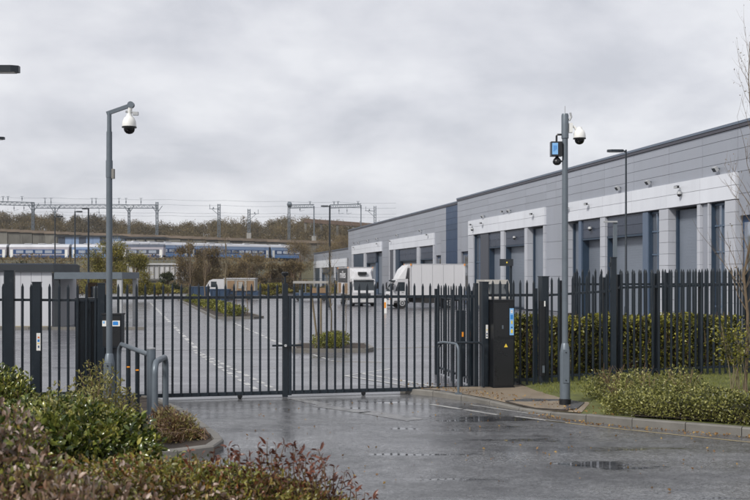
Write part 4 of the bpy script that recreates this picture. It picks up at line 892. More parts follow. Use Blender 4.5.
random.seed(11)
a, b = GLp(-95), GLp(98); fence('palisade_fence', 'dark palisade fence left of the gate in front of the white hut', (a.x, a.y), (b.x, b.y), .1, .06, 2.32, .176, [.9], (.12, .32), group='palisade fences beside the gate')
c0 = Vector(((549-375)/F*22.5, 22.5)); c1 = Vector(((613-375)/F*22.35, 22.35)); c2 = Vector(((790-375)/F*23.2, 23.2))
fence('palisade_fence', 'short palisade fence rising from the broad post to the square corner post', c0, c1, .16, .26, 2.36, .152, [.25, 1.25], (.13, .40), group='palisade fences beside the gate')
fence('palisade_fence', 'long palisade fence in front of the tall hedge and warehouse, right of the corner post', c1+Vector((.12, 0)), c2, .27, .37, 2.40, .150, [.05, .95, 2.05, 3.2, 3.75], (.15, .38), group='palisade fences beside the gate')
cpx = thing('corner_post', 'square fence post standing taller than its neighbours right of the camera pole', 'fence post', (c1.x, c1.y, .2))
MB().box(-.06, .06, -.06, .06, .1, 2.98, bev=.012).build('post', m_fence, cpx, mw=T(c1.x, c1.y-.03, 0)); MB().box(-.07, .07, -.07, .07, 2.98, 3.0).build('cap', m_fence, cpx, mw=T(c1.x, c1.y-.03, 0)); MB().box(-.10, -.07, -.05, 0, 2.78, 2.88).build('lug', m_fence, cpx, mw=T(c1.x, c1.y-.03, 0))
# inner fence seen through the right fence
fence('inner_fence', 'second palisade fence standing close behind the hedge at the right', (5.0, 25.2), (11.5, 26.6), .3, .3, 2.42, .17, [.1, 2.6, 5.1], (.15, .38))
# return panel behind the right gate leaf
fence('return_fence', 'palisade panel running back into the yard behind the right gate leaf', (2.30, 22.9), (1.62, 26.4), .0, .0, 2.3, .24, [.05, 1.7, 3.3], (.16, .30))
sb = thing('switch_box', 'small dark box with an orange sticker behind the right gate leaf', 'control box', (2.0, 23.2, 0)); MB().box(1.88, 2.10, 23.15, 23.35, .25, 1.78, bev=.01).build('housing', m_fence, sb); MB().box(1.97, 2.05, 23.14, 23.148, 1.17, 1.28).build('sticker', m_amber, sb); MB().box(1.94, 2.04, 23.2, 23.3, 0, .25).build('post', m_fence, sb)

# gate drive housing and cabinets
gd = thing('gate_drive_housing', 'tall dark ribbed steel housing behind the fence left of the left camera pole', 'gate housing', gl(sX(86), 0, .25)); fr = T(*gl(sX(86.5), 0, .3), GA); w2 = .23
MB().box(-w2, w2, -.1, .2, .02, 2.1).build('housing', m_fence, gd, mw=fr)
for k in range(4): MB().box(-w2+.02+k*.125, -w2+.06+k*.125, -.135, -.10, .05, 2.08).build('rib', m_fence, gd, mw=fr)
MB().box(-w2-.01, w2+.01, -.14, .21, 2.10, 2.13).build('lid', m_black, gd, mw=fr)
cb = thing('control_cabinet', 'dark control cabinet with a white and blue label behind the left camera pole', 'cabinet', (-5.1, 19.6, 0)); fr = T((113-375)*.0196, 19.6, 0)
MB().box(-.19, .19, -.1, .15, 1.18, 1.82, bev=.012).build('housing', m_fence, cb, mw=fr); MB().box(-.2, .2, -.12, .16, 1.82, 1.85).build('lid', m_black, cb, mw=fr); MB().box(-.17, .17, -.112, -.101, 1.21, 1.79).build('door', m_bplast, cb, mw=fr); MB().box(-.06, .06, 0, .1, 0, 1.18).build('post', m_fence, cb, mw=fr)
plate(cb, fr, -.18, .165, 1.60, 1.71, -.114, [(.04, .14, .5, .9, m_slb), (.60, .90, .22, .80, m_sbl), (.64, .86, .82, .9, m_slb)])
bc = thing('intercom_cabinet', 'tall black cabinet with a blue strip notice beside the pedestrian gate', 'cabinet', gl(sX(498)))
fr = T(*gl(sX(498), 0, -.22), GA); MB().box(-.235, .235, -.16, .2, .12, 2.03, bev=.012).build('housing', m_black, bc, mw=fr); MB().box(-.245, .245, -.17, .21, 2.03, 2.06).build('lid', m_black, bc, mw=fr)
MB().box(-.215, .10, -.172, -.161, 1.24, 1.98).build('upper_door', m_bplast, bc, mw=fr); MB().box(-.215, .215, -.172, -.161, .18, 1.18).build('lower_door', m_bplast, bc, mw=fr); MB().box(-.25, .25, -.18, .22, .10, .15).build('plinth', m_black, bc, mw=fr)
plate(bc, fr, .13, .225, 1.28, 1.87, -.165, [(.25, .75, .82, .94, m_white), (.2, .8, .60, .76, m_sbl), (.35, .7, .42, .54, m_syl), (.3, .7, .27, .31, m_sdk), (.3, .75, .08, .22, m_syl), (.35, .65, .88, .9, m_sred)], m_slb)
MB().add([(.0, -.174, 1.02), (.085, -.174, 1.02), (.0425, -.174, 1.10), (.0, -.1725, 1.02), (.085, -.1725, 1.02), (.0425, -.1725, 1.10)], [(0, 1, 2), (5, 4, 3), (0, 3, 4, 1), (1, 4, 5, 2), (2, 5, 3, 0)]).build('warning_sign', m_syl, bc, mw=fr)
MB().box(-.05, -.02, -.19, -.172, 1.42, 1.5).build('handle', m_galv, bc, mw=fr)

# hoop barriers
def arch(p0, p1, h, r, n=6, drop_=.14):
    p0, p1 = Vector(p0), Vector(p1); d = (p1-p0); d.z = 0; d.normalize(); P = [p0]
    for i in range(n+1): t = i/n*math.pi/2; P.append(Vector((p0.x, p0.y, h-drop_))+d*drop_*(1-math.cos(t))+Vector((0, 0, drop_*math.sin(t))))
    for i in range(n+1): t = i/n*math.pi/2; P.append(Vector((p1.x, p1.y, h-drop_))-d*drop_*(1-math.sin(t))+Vector((0, 0, drop_*math.cos(t))))
    P.append(p1); return P
hb = thing('hoop_barrier', 'dark tube hoop barrier in front of the right gate leaf', 'barrier', (1.35, 21.5, 0)); h0 = GLp(438, .0)+Vector((0, -.15, 0)); h1 = Vector(((457-375)*.0213, 20.95, .1))
MB().tube(arch((h0.x, h0.y, 0), (h0.x+1.0, h0.y+.12, 0), 1.12, .03), .025, 10).build('hoop', m_fence, hb, True)
MB().tube(arch((h1.x, h1.y, .1), (h0.x+.05, h0.y-.1, .9), 1.15, .03)[:10]+[Vector((h0.x, h0.y-.02, 1.12))], .026, 10).build('front_leg', m_galv, hb, True); MB().box(h1.x-.07, h1.x+.07, h1.y-.07, h1.y+.07, .09, .13).build('base_plate', m_galv, hb)
hl = thing('hoop_barrier', 'sloping tube guard rail with dark legs right of the left camera pole', 'barrier', (-5, 19.5, 0)); q0 = Vector(((119-375)*.0193, 19.3, .1)); q1 = Vector(((150-375)*.0172, 17.2, .1)); ht = 1.17
MB().tube([q0, q0+Vector((0, 0, ht-.2)), q0+Vector((.02, -.03, ht-.08)), q0+Vector((.08, -.12, ht)), q1+Vector((-.02, 0, ht-.04))], .042, 12).build('top_tube', m_galv, hl, True)
for t in (.33, .62): p = q0.lerp(q1, t); l_ = MB().tube([p, p+Vector((0, 0, ht-.05))], .04, 10).build('leg', m_fence, hl, True); MB().box(p.x-.02, p.x+.035, p.y-.05, p.y-.041, .88, .905).build('reflector', m_amber, l_)
cbp = thing('steel_bollard', 'thick square topped galvanised bollard left of the rounded tube hoop', 'bollard', (q1.x, q1.y, 0)); fr = T((151-375)*.0172, 17.2, 0, .1)
MB().lathe([(.072, 0), (.072, 1.32), (.066, 1.335)], (0, 0, 0), 16).build('post', m_galv, cbp, True, mw=fr); MB().lathe([(.077, 1.325), (.077, 1.345), (.05, 1.35)], (0, 0, 0), 16).build('cap', m_galvl, cbp, True, mw=fr)
h2 = thing('hoop_barrier', 'low rounded galvanised tube hoop beside the thick bollard at the kerb', 'barrier', (-3.8, 17.2, 0)); x2 = (157.5-375)*.017
MB().tube(arch((x2-.07, 18.0, .1), (x2, 16.8, .1), 1.13, .04, 6, .2), .052, 12).build('hoop', m_galv, h2, True)
for (x, y) in ((x2-.07, 18.0), (x2, 16.8)): MB().box(x-.1, x+.1, y-.1, y+.1, .1, .12).build('base_plate', m_galv, h2)

# ============================================================ CAMERA POLES
def cctv_pole(x, y, z0, ztaper, ztop, label, r_low=.095, r_up=.058):
    r = thing('camera_pole', label, 'camera pole', (x, y, z0)); fr = T(x, y, 0)
    MB().lathe([(r_low, z0), (r_low, ztaper-.12), (r_low*.99, ztaper-.10), (r_up+.012, ztaper+.06), (r_up, ztaper+.08)], (0, 0, 0), 20).build('base_section', m_galv, r, True, mw=fr)
    MB().lathe([(r_up, ztaper+.07), (r_up, ztaper+2.6), (r_up*.93, ztop)], (0, 0, 0), 20).build('shaft', m_galv, r, True, mw=fr)
    MB().box(-.055, .055, -r_low-.012, -r_low+.02, z0+.42, z0+1.05).build('access_door', m_galv, r, mw=fr)
    for z in (z0+.47, z0+1.0): MB().lathe([(.012, 0), (.012, -.012)], (0, -r_low-.012, z), 8, 'Y').build('door_lock', m_bplast, r, mw=fr)
    MB().lathe([(r_low+.015, z0-.01), (r_low+.015, z0+.10), (r_low, z0+.11)], (0, 0, 0), 20).build('base_collar', m_black, r, True, mw=fr)
    return r, fr
def dome_cam(x, y, z, s, label, neck=None):
    r = thing('dome_camera', label, 'security camera', (x, y, z)); fr = Matrix.Translation((x, y, z)) @ Matrix.Scale(s, 4)
    MB().lathe([(.03, .245), (.05, .24), (.06, .20), (.10, .165), (.128, .10), (.135, .03), (.135, .0)], (0, 0, 0), 22).build('housing', m_white, r, True, mw=fr)
    MB().lathe([(.142, .0), (.142, -.022), (.12, -.024)], (0, 0, 0), 22).build('trim_ring', m_bplast, r, True, mw=fr)
    MB().lathe([(.108, -.022), (.106, -.06), (.09, -.10), (.058, -.13), (.02, -.142), (.003, -.143)], (0, 0, 0), 22).build('dome', m_dome, r, True, mw=fr)
    return r, fr
LX, LY = (109.3-375)*.0166, 16.6
r, fr = cctv_pole(LX, LY, .1, 1.22, 4.98, 'grey steel camera pole in the left planting bed with an angled arm', .092, .050)
MB().lathe([(.038, 4.97), (.036, 5.30)], (0, 0, 0), 16).build('neck', m_galv, r, True, mw=fr); MB().lathe([(.056, 4.22), (.056, 4.50)], (0, 0, 0), 16).build('sleeve', m_galv, r, True, mw=fr)
MB().box(.045, .085, -.04, .04, 4.20, 4.36).build('junction_box', m_conc, r, mw=fr)
MB().tube([(-.04, 0, 5.28), (.36, 0, 5.42)], .042, 4).build('arm', m_galv, r, mw=fr)
MB().lathe([(.055, -.04), (.055, .04)], (.36, 0, 5.425), 12, 'Y').build('arm_clamp', m_galv, r, mw=fr)
cx = (129.3-375)*.0166; r2, f2_ = dome_cam(cx, LY, H+(275-126.6)*.0166, .86, 'white dome camera with black dome hanging from the left pole arm')
z_ = H+(275-117)*.0166; MB().tube([(cx, LY, z_), (cx+.01, LY, z_+.1), (cx+.02, LY, z_+.20)], [.025, .035, .04], 10).build('hanger', m_white, r2, True); MB().tube([(cx-.06, LY, z_+.09), (cx+.12, LY, z_+.07)], .018, 6).build('cross_arm', m_galvl, r2)
MB().box(cx+.06, cx+.15, LY-.03, LY+.03, z_+.03, z_+.085).build('junction_box', m_galvl, r2)
RX, RY = (565-375)*.0191, 19.1
r, fr = cctv_pole(RX, RY, .13, 1.22, 5.55, 'grey steel camera pole on the right verge carrying a display box', .098, .058)
MB().lathe([(.05, 5.2), (.070, 5.21), (.070, 5.64), (.06, 5.68)], (0, 0, 0), 16).build('top_bracket', m_galv, r, True, mw=fr)
MB().tube([(0, 0, 5.66), (0, 0, 5.83)], .007, 6).build('antenna', m_galvl, r, mw=fr); MB().tube([(.08, 0, 5.55), (.12, 0, 5.62), (.10, 0, 5.70)], .02, 8).build('bird_spike', m_galvl, r, True, mw=fr)
MB().box(.075, .14, -.05, .05, 5.32, 5.50).build('arm_mount', m_white, r, mw=fr)
cx = (579.5-375)*.0191; zc = H+(275-138)*.0191
MB().tube([(RX+.10, RY, 5.44), (RX+.18, RY, 5.43), (cx-.05, RY, 5.36), (cx, RY, 5.30), (cx, RY, zc+.20)], .026, 10).build('camera_arm', m_white, r, True)
dome_cam(cx, RY, zc, .86, 'white dome camera with black dome on the curved arm of the right pole')
db = thing('display_box', 'small black display box with a pale blue screen on the right camera pole', 'display', (RX-.14, RY, 4.95))
fz = lambda y: H+(275-y)*.0191; fx_ = lambda X: (X-375)*.0191
MB().box(fx_(550.2), fx_(561.5), RY-.10, RY+.06, fz(156.5), fz(142), bev=.01).build('housing', m_bplast, db); MB().box(fx_(551.2), fx_(557), RY-.108, RY-.101, fz(155), fz(143.5)).build('screen', m_slb, db)
for k in range(3): MB().box(fx_(552.6+k*1.3), fx_(553.2+k*1.3), RY-.112, RY-.109, fz(152-k), fz(146)).build('screen_mark', m_sbl, db)
MB().tube([(fx_(562), RY, fz(134.5)), (fx_(557.5), RY, fz(134.5)), (fx_(556.5), RY, fz(136)), (fx_(556.5), RY, fz(142))], .02, 8).build('bracket', m_bplast, db, True)
bc2 = thing('ball_camera', 'black ball camera hanging under the display box on the right pole', 'security camera', (fx_(557), RY, fz(161)))
MB().lathe([(.02, .10), (.03, .085), (.07, .04), (.085, .0), (.075, -.035), (.04, -.065), (.003, -.07)], (fx_(557), RY, fz(161.5)), 16).build('housing', m_bplast, bc2, True); MB().lathe([(.028, -.09), (.028, -.05)], (fx_(557), RY, fz(162)), 10, 'Y').build('lens', m_dome, bc2); MB().box(fx_(557), fx_(562.5), RY-.02, RY+.02, fz(162), fz(160.5)).build('bracket', m_bplast, bc2)

# lamp columns
def lamp(x, y, zt, label, sx=-1, L=.75, r0=.06, group='yard lamp columns', hs=1, mat=None, flip=1):
    r = thing('lamp_column', label, 'lamp column', (x, y, 0), group); m_ = mat or m_fence
    MB().tube([(x, y, 0), (x, y, 1.2), (x, y, 1.25), (x, y, zt)], [r0*1.5, r0*1.5, r0, r0*.7], 12).build('column', m_, r, True)
    MB().tube([(x, y, zt-.08), (x+sx*.18, y, zt-.04)], .035, 8).build('arm', m_, r, True)
    pl = [(.12*flip, -.10), (.2, -.15), (.2+L*.75, -.15), (.2+L, -.07), (.2+L, .07), (.2+L*.75, .15), (.2, .15), (.12, .10)]; pl = [(p*sx, q) for p, q in pl]
    if sx < 0: pl = pl[::-1]
    MB().prism(pl, zt-.10*hs, zt, T(x, y, 0)).build('lamp_head', m_, r); MB().box(x+sx*.35 if sx > 0 else x-.1-L, x+.1+L if sx > 0 else x-.35, y-.1, y+.1, zt-.10*hs-.012, zt-.10*hs).build('lamp_lens', m_yplate, r)
    return r
lamp((626-375)*.0435, 43.5, 8.05, 'tall dark lamp column standing before the near warehouse doors', -1, .62, .052)
lamp((-16-375)*.026, 26, H+(275-66)*.026, 'lamp column out of frame whose grey head enters at the upper left', 1, .72, .07, hs=1.7)
lamp((-18-375)*.040, 40, H+(275-137)*.040, 'second lamp column at the left edge showing only a lamp tip', 1, .70, .07)
lamp((88.5-375)*.078, 78, H+(275-208)*.078, 'thin dark lamp column left of the left camera pole', -1, .3, .085); lamp((75-375)*.082, 82, H+(275-211)*.082, 'thin dark lamp column above the end of the gatehouse roof', 1, .4, .07)
lamp((55-375)*.086, 86, H+(275-216)*.086, 'thin dark lamp column behind the gatehouse roof', 1, .5, .07); lamp((329.7-375)*.080, 80, H+(275-205.5)*.080, 'dark lamp column behind the small yard island', -1, .5, .085)
sc_ = thing('camera_mast', 'square grey post with a flat head pointing left behind the corner post', 'mast', ((615-375)*.032, 32, 0)); x = (615-375)*.032
MB().box(x-.055, x+.055, 31.945, 32.055, 0, H+(275-222.5)*.032).build('post', m_galv, sc_); MB().box(x-.35, x+.06, 31.9, 32.1, H+(275-222.5)*.032, H+(275-221)*.032).build('head', m_galvl, sc_)
sg = thing('yard_sign', 'small dark rectangular sign on a post before the warehouse left of the right pole', 'sign', ((511-375)*.034, 34, 0)); x = (511-375)*.034
MB().box(x-.04, x+.04, 34, 34.08, 0, H+(275-259)*.034).build('post', m_fence, sg); pn = MB().box((499.5-375)*.034, (513-375)*.034, 33.94, 33.995, H+(275-266)*.034, H+(275-259)*.034).build('panel', m_fascia, sg); MB().box((506-375)*.034, (507.3-375)*.034, 33.932, 33.938, H+(275-263.2)*.034, H+(275-261.8)*.034).build('mark', m_syl, pn)
wb = thing('yard_marker_post', 'white marker post with an orange patch in front of the lorries', 'marker post', ((384.5-375)*.068, 68, 0)); x = (384.5-375)*.068
MB().box(x-.17, x+.17, 68, 68.12, 0, H+(275-299)*.068, bev=.02).build('post', m_white, wb); MB().box(x-.02, x+.1, 67.99, 67.998, .35, .75).build('patch', m_amber, wb)

# ============================================================ GATEHOUSE AND CANOPY
gh = thing('gatehouse', 'white ribbed gatehouse with a dark fascia behind the left fence', 'gatehouse', (-18, 49, 0)); xr = (52-375)*.049; xl = -24
for i in range(16): a = xl+(xr-xl)*i/16; b = xl+(xr-xl)*(i+1)/16; MB().box(a+.008, b-.008, 49, 49.06, .1, H+(275-272)*.049).build('wall_panel', m_hut, gh)
MB().box(xl, xr, 49.062, 53, 0, 2.7).build('wall', m_hut, gh); MB().box(xl-.1, xr+.12, 48.85, 53.2, 2.75, 3.12).build('fascia', m_fascia, gh); MB().box(xl-.05, xr+.05, 48.95, 53.1, 3.12, 3.17).build('roof', m_span, gh); MB().box(xl, xr, 48.93, 48.998, 0, .1).build('plinth', m_yel, gh)
cn = thing('entrance_canopy', 'grey flat canopy on a pale column right of the gatehouse', 'canopy', (-14, 49, 0)); xe = (122.5-375)*.049
MB().box(xr+.13, xe, 48.9, 52.5, H+(275-279)*.049, H+(275-272.2)*.049).build('roof', m_galv, cn); MB().box(xe-.26, xe-.03, 48.95, 49.2, 0, 2.38).build('column', m_galvl, cn); MB().box(xe-.26, xe-.03, 52.1, 52.35, 0, 2.38).build('column', m_galvl, cn)
MB().box(xr+.13, xr+.35, 48.95, 49.2, 0, 2.38).build('column', m_fascia, cn)
bw = thing('screen_wall', 'low blue grey screen wall under the entrance canopy', 'wall', (-14, 51, 0)); MB().box(xr+.5, xr+1.35, 51, 51.2, 0, 1.25).build('panel', m_span, bw); MB().box(xr+1.42, xr+2.2, 51, 51.2, 0, 1.0).build('panel', m_galv, bw)
dr = thing('ochre_shelter_door', 'ochre timber door leaf standing behind the canopy', 'door', (-13.5, 52, 0)); MB().box(xr+.9, xr+1.75, 52.0, 52.06, 0, 2.2).build('leaf', m_oran, dr); MB().box(xr+1.05, xr+1.6, 51.97, 51.998, 1.1, 2.0).build('window', m_glass, dr)
ik = thing('gatehouse_kerb', 'thin kerbed edge beside the canopy column at the yard entrance', 'kerb', (-12, 49, 0)); 
for i in range(12): MB().box(-22+i*.92+.01, -22+(i+1)*.92-.01, 47.6, 47.75, -.1, .12).build('kerb_stone', m_kerb, ik)

# ============================================================ VEHICLES
def wheel(parent, fr, x, y, rad, w_, s):
    wl = MB().lathe([(rad*.62, -w_/2), (rad*.97, -w_/2), (rad, -w_*.3), (rad, w_*.3), (rad*.97, w_/2), (rad*.62, w_/2)], (x, y, rad), 20, 'X').build('wheel', m_tyre, parent, True, mw=fr)
    MB().lathe([(rad*.6, 0), (rad*.5, .04), (rad*.2, .02), (rad*.18, .09)], (x+s*(w_/2-.03), y, rad), 14, 'X').build('rim', m_galvl, wl, True, mw=fr @ (Matrix() if s > 0 else Matrix.Translation((2*(x+s*(w_/2-.03)), 0, 0)) @ Matrix.Scale(-1, 4, (1, 0, 0))))
def lorry(label, x, y, rz, bw_, bl, bh, side, fair=True, text=None, cl=1.75):
    """front faces local -Y, origin under the front bumper centre"""
    r = thing('box_lorry', label, 'lorry', (x, y, 0), 'box lorries parked before the second warehouse', rz); fr = T(x, y, 0, rz); hw = bw_/2; cw = hw-.10
    fl = .95; y0 = cl+.18; y1 = y0+bl
    MB().box(-.42, .42, .5, y1-.1, .55, .80).build('chassis', m_chas, r, mw=fr)
    # cab: side profile extruded in x
    pr = [(0, .45), (0.0, 1.15), (.06, 1.25), (.42, 2.12), (.6, 2.25), (cl, 2.3), (cl, .5)]
    n = len(pr); vs = [(-cw, p, q) for p, q in pr]+[(cw, p, q) for p, q in pr]
    MB().add(vs, [tuple(range(n)), tuple(reversed(range(n, 2*n)))]+[(i, n+i, n+(i+1) % n, (i+1) % n) for i in range(n)]).build('cab', m_vwhite, r, mw=fr)
    def slab(x0, x1, a, b, th, nm, mat, par=r):     # panel lying on the sloped front between profile params
        (ya, za), (yb, zb_) = a, b; d = Vector((0, yb-ya, zb_-za)).normalized(); nn = Vector((0, -d.z, d.y)); vs = []
        for t_ in (-.002, th):
            for (xx, p) in ((x0, a), (x1, a), (x1, b), (x0, b)): vs.append(Vector((xx, p[0], p[1]))+nn*t_)
        return MB().add(vs, [(3, 2, 1, 0), (4, 5, 6, 7), (0, 1, 5, 4), (1, 2, 6, 5), (2, 3, 7, 6), (3, 0, 4, 7)]).build(nm, mat, par, mw=fr)
    ws_ = slab(-cw+.10, cw-.10, (.09, 1.33), (.40, 2.06), .012, 'windscreen', m_vglass)
    for q in (-.45, .15): slab(q, q+.5, (.10, 1.36), (.19, 1.56), .022, 'wiper', m_bplast, ws_) if False else None
    for s in (-1, 1):
        MB().add([(s*(cw+.004), .38, 1.35), (s*(cw+.004), 1.15, 1.35), (s*(cw+.004), 1.15, 2.05), (s*(cw+.004), .62, 2.05)], [(0, 1, 2, 3)] if s > 0 else [(3, 2, 1, 0)]).build('side_window', m_vglass, r, mw=fr)
        MB().box(s*cw+(-.02 if s < 0 else 0), s*cw+(0 if s < 0 else .02), .35, 1.3, .62, 1.3).build('door', m_vwhite, r, mw=fr)
        ma = MB().box(s*(cw+.02) if s > 0 else s*(cw+.28), s*(cw+.28) if s > 0 else s*(cw+.02), .18, .22, 2.0, 2.04).build('mirror_arm', m_bplast, r, mw=fr)
        MB().box(min(s*(cw+.08), s*(cw+.26)), max(s*(cw+.08), s*(cw+.26)), .12, .20, 1.45, 1.98).build('mirror', m_bplast, ma, mw=fr)
        MB().box(min(s*cw*.55, s*cw*.92), max(s*cw*.55, s*cw*.92), -.03, .0, .70, .88).build('headlight', m_lamp, r, mw=fr)
        MB().box(min(s*cw*.93, s*cw), max(s*cw*.93, s*cw), -.03, .0, .70, .88).build('indicator', m_amber, r, mw=fr)
    g_ = MB().box(-cw*.52, cw*.52, -.02, .0, .66, 1.08).build('grille', m_bplast, r, mw=fr)
    for k in range(3): MB().box(-cw*.5, cw*.5, -.035, -.02, .72+.12*k, .76+.12*k).build('slat', m_galv, g_, mw=fr)
    MB().box(-cw-.02, cw+.02, -.10, .3, .32, .62, bev=.06).build('bumper', m_vwhite, r, mw=fr); MB().box(-.26, .26, -.11, -.10, .40, .51).build('number_plate', m_yplate, r, mw=fr); MB().box(-cw, cw, -.05, .25, .20, .32).build('valance', m_bplast, r, mw=fr)
    # cargo box
    MB().box(-hw, hw, y0, y1, fl, bh).build('cargo_box', side[0], r, mw=fr)
    MB().box(-hw-.015, hw+.015, y0-.015, y1+.015, bh, bh+.05).build('roof_rail', side[1], r, mw=fr); MB().box(-hw-.015, hw+.015, y0-.01, y1+.01, fl-.07, fl).build('floor_rail', m_oran if text is None else m_chas, r, mw=fr)
    for s in (-1, 1):
        for yy in (y0, y1): MB().box(s*hw-.035, s*hw+.035, yy-.035, yy+.035, fl-.02, bh+.02).build('corner_post', side[1], r, mw=fr)
        for yy in (y0+.02, y1-.02): MB().box(s*hw-.05, s*hw+.05, yy-.05, yy+.05, bh-.10, bh+.06).build('marker_light', m_amber, r, mw=fr)
        MB().box(min(s*hw*.97, s*(hw*.97-.03)), max(s*hw*.97, s*(hw*.97-.03)), y0+1.1, y1-1.9, .42, .86).build('side_guard', m_chas, r, mw=fr)
        MB().box(min(s*.5, s*.95), max(s*.5, s*.95), y0+.3, y0+1.0, .45, .9).build('fuel_tank', m_chas, r, mw=fr)
        wheel(r, fr, s*(hw-.22), .95, .42, .26, s); wheel(r, fr, s*(hw-.26), y1-1.25, .42, .36, s)
        MB().box(min(s*(hw-.4), s*(hw-.03)), max(s*(hw-.4), s*(hw-.03)), y1-1.8, y1-.7, .88, .92).build('mudguard', m_chas, r, mw=fr)
    for s in (-1, 1):
        for k in range(1, 5): yy = y0+bl*k/5; MB().box(min(s*hw, s*(hw+.008)), max(s*hw, s*(hw+.008)), yy-.012, yy+.012, fl+.02, bh-.02).build('panel_seam', m_galvl, r, mw=fr)
        MB().box(min(s*(cw+.03), s*(cw+.021)), max(s*(cw+.03), s*(cw+.021)), .9, 1.05, 1.22, 1.26).build('door_handle', m_bplast, r, mw=fr)
        MB().box(min(s*cw*.3, s*cw), max(s*cw*.3, s*cw), .3, 1.5, .40, .60).build('step', m_chas, r, mw=fr)
    MB().box(-cw+.1, cw-.1, .30, .44, 2.10, 2.20).build('sun_visor', m_vglass, r, mw=fr)
    if fair:
        zt = bh-.06; fw_ = hw-.10; vs = [(-cw*.8, .62, 2.27), (cw*.8, .62, 2.27), (fw_, cl-.2, 2.30), (-fw_, cl-.2, 2.30), (-fw_*.72, .95, zt-.35), (fw_*.72, .95, zt-.35), (fw_, cl, zt), (-fw_, cl, zt)]
        f_ = MB().add(vs, [(0, 3, 2, 1), (0, 1, 5, 4), (1, 2, 6, 5), (4, 5, 6, 7), (3, 0, 4, 7), (2, 3, 7, 6)]).build('wind_deflector', m_vwhite, r, mw=fr)
    return r, fr, f_ if fair else None
def textmesh(txt, size):
    cu = bpy.data.curves.new('lettering', 'FONT'); cu.body = txt; cu.size = size; cu.extrude = .004; cu.align_x = 'CENTER'; cu.align_y = 'CENTER'; cu.offset = .012*size; o = bpy.data.objects.new('lettering', cu); COL.objects.link(o)
    bpy.context.view_layer.update(); me = bpy.data.meshes.new_from_object(o.evaluated_get(bpy.context.evaluated_depsgraph_get())); bpy.data.objects.remove(o); return me
r, fr, fa = lorry('white cab lorry facing the gate with a charcoal and orange box side', (364.5-375)*.083, 83, .19, 2.12, 5.6, 3.22, (m_box, m_vwhite), True, 'x')
MB().box(-.42, .30, .60, .92, 2.62, 2.86).build('vent', m_bplast, fa, mw=fr)
hwl = -1.06
sp1 = MB().box(hwl-.025, hwl-.003, 2.0, 7.45, 1.95, 3.18).build('side_curtain', m_charc, r, mw=fr)
me = textmesh('miles', 1.5); me.materials.clear(); me.materials.append(m_box)
link(bpy.data.objects.new('lettering', me), sp1, fr @ Matrix.Translation((hwl-.032, 4.7, 2.62)) @ Matrix.Rotation(R(-90), 4, 'Z') @ Matrix.Rotation(R(90), 4, 'X') @ Matrix.Scale(1.05, 4, (1, 0, 0)) @ Matrix.Scale(.62, 4, (0, 1, 0)))
for k in range(3): MB().box(hwl-.025, hwl-.003, 2.1+k*1.8, 3.7+k*1.8, 1.0, 1.9).build('lower_side_panel', m_oran if k != 1 else m_box, r, mw=fr)
lorry('plain white box lorry parked side on with its cab to the left', (387.5-375)*.0785, 78.2, -1.38, 2.3, 4.35, 3.42, (m_box, m_vwhite), True, None, 1.4)
# small vehicles and units at the yard end
vb = thing('parked_van', 'pale grey van parked against the near warehouse behind the black cabinet', 'van', ((503-375)*.072, 72, 0)); fr = T((513-375)*.072, 72, 0, R(101))
pr = [(0, .35), (0, .95), (.5, 1.15), (1.0, 1.95), (1.4, 2.25), (3.9, 2.25), (3.95, .35)]; n = len(pr)
MB().add([(p*.8, 0, q) for p, q in pr]+[(p*.8, 1.8, q) for p, q in pr], [tuple(range(n)), tuple(reversed(range(n, 2*n)))]+[(i, n+i, n+(i+1) % n, (i+1) % n) for i in range(n)]).build('body', m_trail, vb, mw=fr)
MB().box(.85, 1.45, -.012, -.002, 1.2, 1.9).build('side_window', m_vglass, vb, mw=fr); MB().add([(.39, .15, 1.2), (.39, 1.65, 1.2), (.765, 1.6, 1.92), (.765, .2, 1.92)], [(0, 1, 2, 3)]).build('windscreen', m_vglass, vb, mw=fr @ Matrix.Translation((-.02, 0, .02)))
for x in (.6, 2.5): MB().lathe([(.32, -.06), (.32, .14)], (x, .02, .32), 16, 'Y').build('wheel', m_tyre, vb, mw=fr)
ct_ = thing('cabin_trailer', 'pale and ochre cabin trailer with dark underframe at the yard end', 'trailer', (-14, 104, 0)); x0, x1 = (224-375)*.104, (255-375)*.104
MB().box(x0, x1, 104, 106.3, .95, 2.2).build('body', m_trail, ct_); MB().box(x0-.05, x1+.05, 103.95, 106.35, 2.2, 2.28).build('roof', m_vwhite, ct_)
for k in range(3): MB().box(x0+.35+k*1.0, x0+1.1+k*1.0, 103.96, 103.998, 1.0, 2.0).build('side_panel', m_oran, ct_)
MB().box(x0+1.5, x0+1.95, 103.93, 103.958, 1.2, 1.9).build('door', m_trail, ct_); MB().box(x0-.1, x1+.3, 104.1, 106.2, .45, .94).build('underframe', m_bluep, ct_)
for x in (x0+.7, x1-.7): wheel(ct_, Matrix(), x, 104.2, .3, .2, 1) if False else MB().lathe([(.32, -.1), (.32, .12)], (x, 104.1, .32), 14, 'Y').build('wheel', m_tyre, ct_)
vn = thing('white_van', 'white van parked left of the cabin trailer', 'van', (-17, 107, 0)); vx = (210-375)*.107
pr = [(0, .4), (0, 1.0), (.9, 1.25), (1.5, 2.0), (2.0, 2.15), (4.6, 2.15), (4.6, .4)]; n = len(pr)
MB().add([(vx-1.2+p*.75, 107, q) for p, q in pr]+[(vx-1.2+p*.75, 108.8, q) for p, q in pr], [tuple(range(n)), tuple(reversed(range(n, 2*n)))]+[(i, n+i, n+(i+1) % n, (i+1) % n) for i in range(n)]).build('body', m_vwhite, vn)
MB().box(vx+.1, vx+.7, 106.99, 106.998, 1.3, 1.9).build('side_window', m_vglass, vn)
for x in (vx-.5, vx+1.6): MB().lathe([(.33, -.1), (.33, .12)], (x, 107.05, .33), 14, 'Y').build('wheel', m_tyre, vn)
